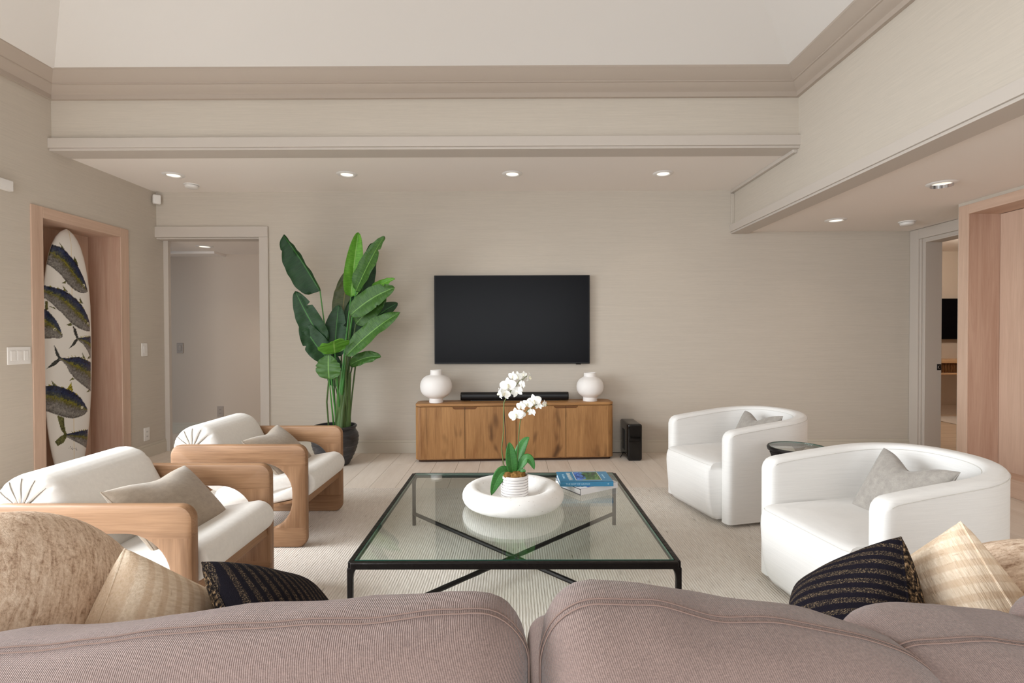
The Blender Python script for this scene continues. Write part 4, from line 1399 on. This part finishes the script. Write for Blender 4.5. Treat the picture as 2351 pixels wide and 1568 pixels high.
pillow('throw_pillow', 'grey velvet pillow leaning in the nearer white barrel chair', (1.552, 2.075, .475), face_rot(-82, 30, 3), .34, .29, .12, M['grey_fab'], group='grey pillows on the barrel chairs', chop=.05, pinch=.08, exp=.42)
pillow('throw_pillow', 'grey velvet pillow leaning in the farther white barrel chair', (1.515, 3.27, .475), face_rot(-78, 30, -3), .34, .29, .12, M['grey_fab'], group='grey pillows on the barrel chairs', chop=.05, pinch=.08, seed=9, exp=.42)

# side table between them
st = thing('side_table', 'small round black side table with a glass top between the barrel chairs', 'table', (1.477, 2.69, .012))
sh = .506
put('ring', G().lathe([(.128, sh - .022), (.135, sh - .025), (.144, sh - .02), (.147, sh - .008), (.143, sh), (.136, sh), (.134, sh - .009), (.128, sh - .010), (.128, sh - .022)], 56), M['iron'], st)
tg = put('glass_top', G().lathe([(0, sh - .008), (.1335, sh - .008), (.1335, sh - .001), (0, sh - .001)], 56), M['glass'], st)
put('glass_edge', G().lathe([(.1325, sh - .008), (.1345, sh - .008), (.1345, sh), (.1325, sh), (.1325, sh - .008)], 56), M['glass_edge'], tg)
for k in range(3):
    a = math.radians(200 + 120 * k) if True else 0
    a = math.radians((188, 262, 60)[k])
    c, s_ = math.cos(a), math.sin(a)
    rings = []
    for z, wt in ((0, .0085), (.25, .0085), (sh - .10, .009), (sh - .06, .012), (sh - .04, .020), (sh - .022, .034)):
        rings.append([(c * (.133 + dr) - s_ * dt, s_ * (.133 + dr) + c * dt, z) for dr, dt in ((-.008, -wt), (.008, -wt), (.008, wt), (-.008, wt))])
    put('leg', G().loft(rings), M['iron'], st, bevel=.003)
put('lower_ring', G().lathe([(.118, .10), (.128, .097), (.132, .105), (.122, .11), (.118, .10)], 40), M['iron'], st)

# ------------------------------------------------------------------ surfboard in the niche
BL, BW, BT = 1.915, .40, .066
BCY = 4.01
sb = thing('surfboard', 'white surfboard printed with yellowfin tuna standing in the left oak niche', 'surfboard', (-3.455, BCY, .0))
hwid = [(0, .045), (.02, .075), (.06, .098), (.12, .118), (.20, .138), (.30, .157), (.45, .176), (.65, .192), (.90, .2), (1.15, .2), (1.35, .195), (1.50, .183), (1.62, .165), (1.72, .142), (1.80, .115), (1.86, .085), (1.90, .052), (1.925, .018), (1.932, .002)]
hz = [a for a, _ in hwid]; hv = [b * 1.09 for _, b in hwid]
nz, nu_ = 420, 110
Zs = np.linspace(0.003, 1.931, nz)
W_ = np.interp(Zs, hz, hv)
V = []; F = []
U = np.sin(np.linspace(-1, 1, nu_) * PI / 2)
for i in range(nz):
    wz = W_[i]
    thk = BT / 2 * min(1, (wz / .12) ** .7)
    for u in U:
        V.append((thk * max(0, 1 - abs(u) ** 2.6) ** .5, u * wz, Zs[i]))
o = len(V)
for i in range(0, nz):
    wz = W_[i]
    thk = BT / 2 * min(1, (wz / .12) ** .7)
    for u in (U[::6].tolist() + [U[-1]]):
        V.append((-thk * max(0, 1 - abs(u) ** 2.6) ** .5, u * wz, Zs[i]))
for i in range(nz - 1):
    for j in range(nu_ - 1):
        a = i * nu_ + j
        F.append((a, a + 1, a + nu_ + 1, a + nu_))
m = len(U[::6]) + 1
for i in range(nz - 1):
    for j in range(m - 1):
        a = o + i * m + j
        F.append((a + 1, a, a + m, a + m + 1))
g = G().add(V, F)
me = g.mesh('board', 70)
bc = plain('board_print', (1, 1, 1, 1), .16, .5)
k = NT(bc)
at = k.n('ShaderNodeVertexColor'); at.layer_name = 'print'
k.color(at.outputs[0])
me.materials.append(bc)
# the print: a canvas in board units (1.5 mm cells), tuna painted on it
CW, CH = 420, 1320
DU = .0015
img = np.zeros((CH, CW, 3)); img[:] = rgb(232, 229, 224)[:3]
rs = np.random.RandomState(4)
nzs = rs.rand(CH, CW)
def smooth(a, n):
    for _ in range(n):
        a = (a + np.roll(a, 1, 0) + np.roll(a, -1, 0) + np.roll(a, 1, 1) + np.roll(a, -1, 1)) / 5
    return a
n1 = smooth(nzs, 3); n1 = (n1 - n1.mean()) / n1.std()
n2 = smooth(rs.rand(CH, CW), 14); n2 = (n2 - n2.mean()) / n2.std()
def px(u, z):
    return (np.asarray(u) / DU + CW / 2), (np.asarray(z) / DU)
c0 = int(CW / 2)
img[:, c0 - 1:c0 + 2] = rgb(222, 204, 168)[:3]
def arc(pl, n):
    p = np.array(pl, float); d = np.r_[0, np.cumsum(np.hypot(*np.diff(p, axis=0).T))]
    t = np.linspace(0, d[-1], n)
    return np.c_[np.interp(t, d, p[:, 0]), np.interp(t, d, p[:, 1])]
PAL = np.array([rgb(28, 30, 44)[:3], rgb(34, 44, 78)[:3], rgb(56, 62, 66)[:3], rgb(112, 108, 36)[:3], rgb(96, 92, 68)[:3], rgb(112, 108, 104)[:3], rgb(128, 124, 120)[:3], rgb(78, 74, 70)[:3]])
PT = [0, .16, .32, .42, .52, .64, .9, 1.0]
def body(top, bot, n=420, mdens=230):
    A, B = arc(top, n), arc(bot, n)
    A += 0.002 * np.c_[np.zeros(n), np.sin(np.linspace(0, 60, n))] * .6
    for d in np.linspace(0, 1, mdens):
        P = A * (1 - d) + B * d
        X, Y = px(P[:, 0], P[:, 1])
        X = X.astype(int); Y = Y.astype(int)
        ok = (X >= 0) & (X < CW) & (Y >= 0) & (Y < CH)
        X, Y = X[ok], Y[ok]
        dd = np.clip(d + .035 * n2[Y, X], 0, 1)
        c = np.stack([np.interp(dd, PT, PAL[:, q]) for q in range(3)], 1)
        c *= (1 + .20 * n1[Y, X] + .10 * n2[Y, X])[:, None]
        img[Y, X] = np.clip(c, .003, 1)
def poly(pts, c):
    p = np.array(pts, float)
    X, Y = px(p[:, 0], p[:, 1])
    x0, x1 = int(max(0, X.min())), int(min(CW - 1, X.max() + 1)); y0, y1 = int(max(0, Y.min())), int(min(CH - 1, Y.max() + 1))
    if x1 <= x0 or y1 <= y0:
        return
    gx, gy = np.meshgrid(np.arange(x0, x1 + 1) + .5, np.arange(y0, y1 + 1) + .5)
    ins = np.zeros(gx.shape, bool)
    for i in range(len(X)):
        j = i - 1
        cond = (Y[i] > gy) != (Y[j] > gy)
        xs = (X[j] - X[i]) * (gy - Y[i]) / (Y[j] - Y[i] + 1e-9) + X[i]
        ins ^= cond & (gx < xs)
    yy, xx = np.nonzero(ins); yy += y0; xx += x0
    cc = np.array(c[:3])[None] * (1 + .25 * n1[yy, xx] + .3 * np.clip(n2[yy, xx], -1, 1))[:, None]
    img[yy, xx] = np.clip(cc, .002, 1)
def disc(u, z, r, c):
    poly([(u + r * math.cos(2 * PI * i / 20), z + r * math.sin(2 * PI * i / 20)) for i in range(20)], c)
def stroke(pts, wd, c):
    A = arc(pts, 160)
    for q in A:
        X, Y = px(q[0], q[1]); r = max(1, int(wd / DU / 2 + .5))
        X, Y = int(X), int(Y)
        if 0 <= X < CW and 0 <= Y < CH:
            img[max(0, Y - r + 1):Y + r, max(0, X - r + 1):X + r] = c[:3]
D = {
    'f1t': [(0.165, 1.468), (0.146, 1.52), (0.109, 1.586), (0.05, 1.672), (-0.017, 1.73), (-0.069, 1.773), (-0.131, 1.789), (-0.209, 1.788)],
    'f1b': [(0.165, 1.461), (0.122, 1.447), (0.076, 1.448), (0.024, 1.465), (-0.036, 1.507), (-0.093, 1.572), (-0.187, 1.644), (-0.248, 1.666)],
    'f2t': [(0.183, 1.209), (0.157, 1.266), (0.105, 1.34), (0.045, 1.392), (-0.021, 1.43), (-0.074, 1.455), (-0.155, 1.469), (-0.232, 1.482)],
    'f2b': [(0.182, 1.143), (0.14, 1.144), (0.071, 1.162), (-0.002, 1.199), (-0.076, 1.269), (-0.127, 1.313), (-0.185, 1.367), (-0.223, 1.398)],
    'f3t': [(-0.085, 1.115), (-0.103, 1.16), (-0.128, 1.213), (-0.153, 1.247), (-0.177, 1.275), (-0.201, 1.299), (-0.234, 1.317)],
    'f3b': [(-0.085, 1.098), (-0.109, 1.086), (-0.14, 1.089), (-0.169, 1.089), (-0.189, 1.087), (-0.208, 1.087), (-0.237, 1.084)],
    'f4t': [(0.048, 1.091), (0.07, 1.092), (0.1, 1.093), (0.147, 1.097), (0.194, 1.102)],
    'f4b': [(0.047, 1.078), (0.07, 1.062), (0.107, 1.036), (0.153, 0.984), (0.191, 0.919)],
    'f5t': [(-0.111, 0.944), (-0.09, 0.939), (-0.048, 0.933), (-0.005, 0.94), (0.067, 0.937), (0.128, 0.915), (0.19, 0.89)],
    'f5b': [(-0.111, 0.923), (-0.09, 0.915), (-0.054, 0.876), (-0.028, 0.825), (0.02, 0.772), (0.094, 0.715), (0.186, 0.654)],
    'f6t': [(0.14, 0.519), (0.114, 0.561), (0.07, 0.617), (0.018, 0.66), (-0.04, 0.693), (-0.093, 0.716), (-0.154, 0.736), (-0.208, 0.739), (-0.241, 0.732)],
    'f6b': [(0.14, 0.497), (0.097, 0.474), (0.044, 0.466), (-0.011, 0.467), (-0.065, 0.482), (-0.116, 0.505), (-0.166, 0.529), (-0.211, 0.555), (-0.243, 0.577)],
    'f7t': [(-0.064, 0.356), (-0.04, 0.355), (-0.002, 0.354), (0.058, 0.355), (0.15, 0.351)],
    'f7b': [(-0.065, 0.334), (-0.04, 0.318), (-0.002, 0.292), (0.056, 0.255), (0.147, 0.197)],
    'a': [(-0.095, 1.817), (-0.054, 1.764), (-0.08, 1.777)],
    'b': [(0.029, 1.727), (0.058, 1.686), (0.065, 1.656), (0.021, 1.693)],
    'c': [(-0.088, 1.509), (-0.046, 1.527), (-0.052, 1.505)],
    'd': [(-0.078, 1.49), (-0.031, 1.441), (-0.068, 1.455)],
    'e': [(0.073, 1.415), (0.112, 1.359), (0.075, 1.369)],
    'f': [(-0.186, 1.326), (-0.147, 1.321), (-0.131, 1.303)],
    'g': [(-0.05, 1.191), (-0.012, 1.208), (0.005, 1.189), (-0.029, 1.181)],
    'h': [(0.005, 1.186), (0.034, 1.162), (0.058, 1.091), (0.043, 1.078), (0.019, 1.119)],
    'i': [(-0.034, 1.003), (0.018, 1.069), (0.043, 1.091), (0.058, 1.077), (0.025, 1.038)],
    'j': [(-0.155, 1.046), (-0.131, 1.001), (-0.101, 0.939), (-0.113, 0.925), (-0.141, 0.966)],
    'k': [(-0.206, 0.862), (-0.162, 0.912), (-0.113, 0.942), (-0.101, 0.922), (-0.152, 0.884)],
    'l': [(0.091, 0.974), (0.131, 0.915), (0.098, 0.929)],
    'm': [(-0.031, 0.761), (-0.007, 0.783), (0.02, 0.768)],
    'n': [(0.131, 0.654), (0.163, 0.67), (0.174, 0.652)],
    'n2': [(0.147, 0.921), (0.179, 0.951), (0.178, 0.919)],
    'o': [(-0.176, 0.778), (-0.134, 0.728), (-0.164, 0.735)],
    'p': [(-0.056, 0.699), (-0.016, 0.745), (0.001, 0.678)],
    'q': [(-0.137, 0.511), (-0.081, 0.485), (-0.078, 0.427), (-0.071, 0.383), (-0.058, 0.349), (-0.071, 0.339), (-0.109, 0.398), (-0.122, 0.449)],
    'r': [(-0.13, 0.277), (-0.15, 0.314), (-0.113, 0.346), (-0.071, 0.363), (-0.058, 0.34), (-0.083, 0.296)],
    's': [(-0.204, 1.365), (-0.19, 1.366), (-0.188, 1.303), (-0.206, 1.285)],
    'eyes': [(0.121, 1.509), (0.161, 1.204), (-0.144, 1.154), (0.083, 0.538)],
    'sig': [(-0.046, 0.237), (-0.033, 0.257), (-0.023, 0.227), (-0.008, 0.255), (-0.011, 0.224), (0.004, 0.237), (0.011, 0.218), (0.023, 0.231), (0.025, 0.213), (0.052, 0.197)],
}
OLIVE, DKF = rgb(88, 88, 44), rgb(46, 48, 46)
YEL = rgb(150, 140, 40)
def fin(n, c):
    poly(D[n], c)
for n_ in 'abc':
    fin(n_, OLIVE)
for n_ in ('d', 'e', 'f', 'g', 's'):
    fin(n_, OLIVE)
for n_ in ('h', 'i', 'j', 'k', 'q', 'r'):
    fin(n_, DKF if n_ in 'hijk' else OLIVE)
for n_ in ('l', 'm', 'n', 'n2', 'o', 'p'):
    fin(n_, OLIVE if n_ != 'p' else YEL)
for q in '1234567':
    body(D['f%st' % q], D['f%sb' % q])
    A, B = arc(D['f%st' % q], 40), arc(D['f%sb' % q], 40)
    if q in '12356':
        seg = A * .58 + B * .42
        stroke([tuple(p) for p in seg[12:28]], .003, YEL)
    if q in '1236':
        g_ = [tuple(A[7] * (1 - t_) + B[7] * t_ + np.array([.012 * math.sin(t_ * PI), 0])) for t_ in np.linspace(.35, 1, 12)]
        stroke(g_, .002, rgb(176, 172, 160))
        stroke([tuple(A[0] * .3 + B[0] * .7), tuple(A[2] * .25 + B[2] * .75)], .003, rgb(26, 26, 28))
    for i_ in range(10, 38, 4):
        if q in '4567' or q == '2':
            p_ = A[i_]
            poly([(p_[0] - .006, p_[1]), (p_[0] - .010, p_[1] + .013), (p_[0] + .006, p_[1])], YEL)
for (u_, z_) in D['eyes']:
    disc(u_, z_, .0125, rgb(150, 146, 120)); disc(u_, z_, .0105, rgb(226, 220, 190)); disc(u_, z_, .0065, rgb(14, 14, 16))
stroke(D['sig'], .0045, rgb(20, 20, 22))
vc = me.color_attributes.new('print', 'FLOAT_COLOR', 'POINT')
co = np.zeros(len(me.vertices) * 3); me.vertices.foreach_get('co', co); co = co.reshape(-1, 3)
X, Y = px(co[:, 1], co[:, 2])
X = np.clip(X.astype(int), 0, CW - 1); Y = np.clip(Y.astype(int), 0, CH - 1)
cc = np.ones((len(co), 4)); cc[:, :3] = img[Y, X]
cc[o:, :3] = rgb(228, 225, 220)[:3]
vc.data.foreach_set('color', cc.ravel())
put('board', me, None, sb)

# ------------------------------------------------------------------ sofa in front of the camera
so_ = thing('sofa', 'mauve fabric sofa seen from behind with loose back cushions', 'sofa', (0, .85, .012))
def sagf(top_fn, hx_, hy_, hz_, seed):
    def f(p):
        u = p.x / hx_
        up = max(0, (p.z + hz_) / (2 * hz_))
        q = p.copy()
        q.z += top_fn(u) * up
        bulge = (1 - min(1, abs(u)) ** 4) * (1 - (2 * up - 1) ** 2 * .7)
        q.y += (.018 * bulge) * (1 if p.y > 0 else -1) * (abs(p.y) / hy_)
        nn = noise.noise(Vector((q.x * 5 + seed, q.y * 6, q.z * 7))) * .010 + noise.noise(Vector((q.x * 14 + seed, q.y * 14, q.z * 16))) * .004
        q.z += nn * up
        q.y += nn * .7
        return q
    return f
def back_cushion(x0, x1, yb, thick, ztop, zbot, top_fn, r, seed, tilt=5):
    hx_, hy_, hz_ = (x1 - x0) / 2, thick / 2, (ztop - zbot) / 2
    mtx = Matrix.Translation(((x0 + x1) / 2, yb + hy_ - .85, (ztop + zbot) / 2 - .012)) @ Matrix.Rotation(math.radians(tilt), 4, 'X')
    f = sagf(top_fn, hx_, hy_, hz_, seed)
    c = put('back_cushion', G().rbox(hx_, hy_, hz_, r, 22, f, mtx), M['sofa'], so_, smooth=70)
    for off in (math.radians(2), math.radians(9)):
        pts = []
        B = off
        path = [(-1, None, -.9 + i * .1) for i in range(17)] + [(0, 180 - 9 * i, 0) for i in range(11)] + [(2, None, -1 + i / 30) for i in range(1, 60)] + [(0, 90 - 9 * i, 1) for i in range(11)] + [(1, None, .7 - i * .1) for i in range(17)]
        for kind, ang, v in path:
            if kind == 0:
                a_ = math.radians(ang); cx_ = (hx_ - r) * (1 if v else -1)
                p = Vector((cx_, -hy_ + r, hz_ - r)) + Vector((math.cos(a_) * math.cos(B), -math.sin(B), math.sin(a_) * math.cos(B))) * (r + .0006)
            elif kind == 2:
                p = Vector((v * (hx_ - r), -hy_ + r - math.sin(B) * (r + .0006), hz_ - r + math.cos(B) * (r + .0006)))
            else:
                p = Vector((kind * (hx_ - r + math.cos(B) * (r + .0006)), -hy_ + r - math.sin(B) * (r + .0006), v * (hz_ - r)))
            pts.append(tuple(mtx @ f(p)))
        put('stitching', G().tube(pts, .0009, 5), M['sofa_seam'], c)
    return c
def t_left(u):      # crest near the middle gap, sagging outwards
    return -.058 * max(0, (.72 - u)) ** 1.15 / 1.3
def t_right(u):
    return -.050 * max(0, (u + .62)) ** 1.1 / 1.3
back_cushion(-.86, .0175, .575, .152, .777, .40, t_left, .070, 1)
back_cushion(.031, .53, .575, .152, .783, .40, lambda u: -.048 * max(0, (u + .45)) ** 1.15, .070, 5)
back_cushion(.455, .75, .615, .16, .722, .40, lambda u: -.010 * abs(u), .055, 9)
back_cushion(.715, 1.03, .63, .16, .730, .40, lambda u: -.02 * max(0, u), .055, 12)
back_cushion(-1.05, -.80, .60, .16, .725, .40, lambda u: 0, .055, 15)
for a, b in ((-1.05, .012), (.03, 1.05)):
    put('seat_cushion', G().rbox((b - a) / 2, .29, .075, .05, 10, None, Matrix.Translation(((a + b) / 2, .10, .365))), M['sofa'], so_, smooth=70)
put('seat_base', G().rbox(1.06, .36, .13, .02, 4, None, Matrix.Translation((0, 0, .18))), M['sofa'], so_)
put('back_frame', G().rbox(1.2, .06, .28, .03, 4, None, Matrix.Translation((0, -.345, .32))), M['sofa'], so_)
for s in (-1, 1):
    put('arm', G().rbox(.07, .36, .26, .04, 6, None, Matrix.Translation((s * 1.14, .02, .30))), M['sofa'], so_)
    for q in (-1, 1):
        put('leg', G().box(s * 1.05 - .02, s * 1.05 + .02, q * .28 - .02, q * .28 + .02, 0, .05), M['black'], so_)

# pillows along the sofa
def corner_pillow(label, apex, n, size, T, mat, back=None, down=None, floor_z=.447, **kw):
    n = Vector(n).normalized()
    d = Vector(down) if down else Vector((0, 0, -1))
    d = (d - n * d.dot(n)).normalized()
    y = -n; z0 = -d; x0 = y.cross(z0)
    rot = Matrix((x0, y, z0)).transposed() @ Matrix.Rotation(math.radians(-45), 3, 'Y')
    ctr = Vector(apex) + d * size * .70
    t = pillow('sofa_pillow', label, tuple(ctr), rot, size, size, T, mat, back, **kw)
    mw = Matrix.Translation(ctr) @ rot.to_4x4(); inv = mw.inverted()
    for ch in t.children:                       # the seat presses the underside flat
        for v in ch.data.vertices:
            q = mw @ v.co
            if q.z < floor_z:
                q.z = floor_z + (q.z - floor_z) * .02
                v.co = inv @ q
    return t
corner_pillow('large tan boucle pillow at the left end of the sofa', (-.975, .90, .875), (.98, .14, .18), .56, .36, M['p_tan'], exp=.36, pinch=.0, rnd=.8)
corner_pillow('cream striped pillow beside the large tan boucle pillow on the left', (-.719, .95, .709), (.97, -.12, .28), .36, .20, M['p_cream'], seed=3, exp=.40)
corner_pillow('black striped pillow on the left part of the sofa', (-.605, 1.0, .663), (.64, .18, .72), .30, .13, M['p_black'], M['p_rough'], down=(.66, .10, -.66), seed=6, exp=.42)
corner_pillow('black striped pillow on the right part of the sofa', (.71, .95, .729), (-.93, .10, .38), .30, .19, M['p_black'], M['p_rough'], seed=8, exp=.42)
corner_pillow('cream striped pillow behind the black one on the right', (.82, .95, .756), (-.985, -.10, .02), .375, .22, M['p_cream'], seed=12, exp=.40)
corner_pillow('tan boucle pillow cut off by the right edge of the picture', (1.05, .95, .80), (-.97, -.05, .15), .52, .34, M['p_tan'], seed=15, exp=.36, rnd=.8, pinch=.0)
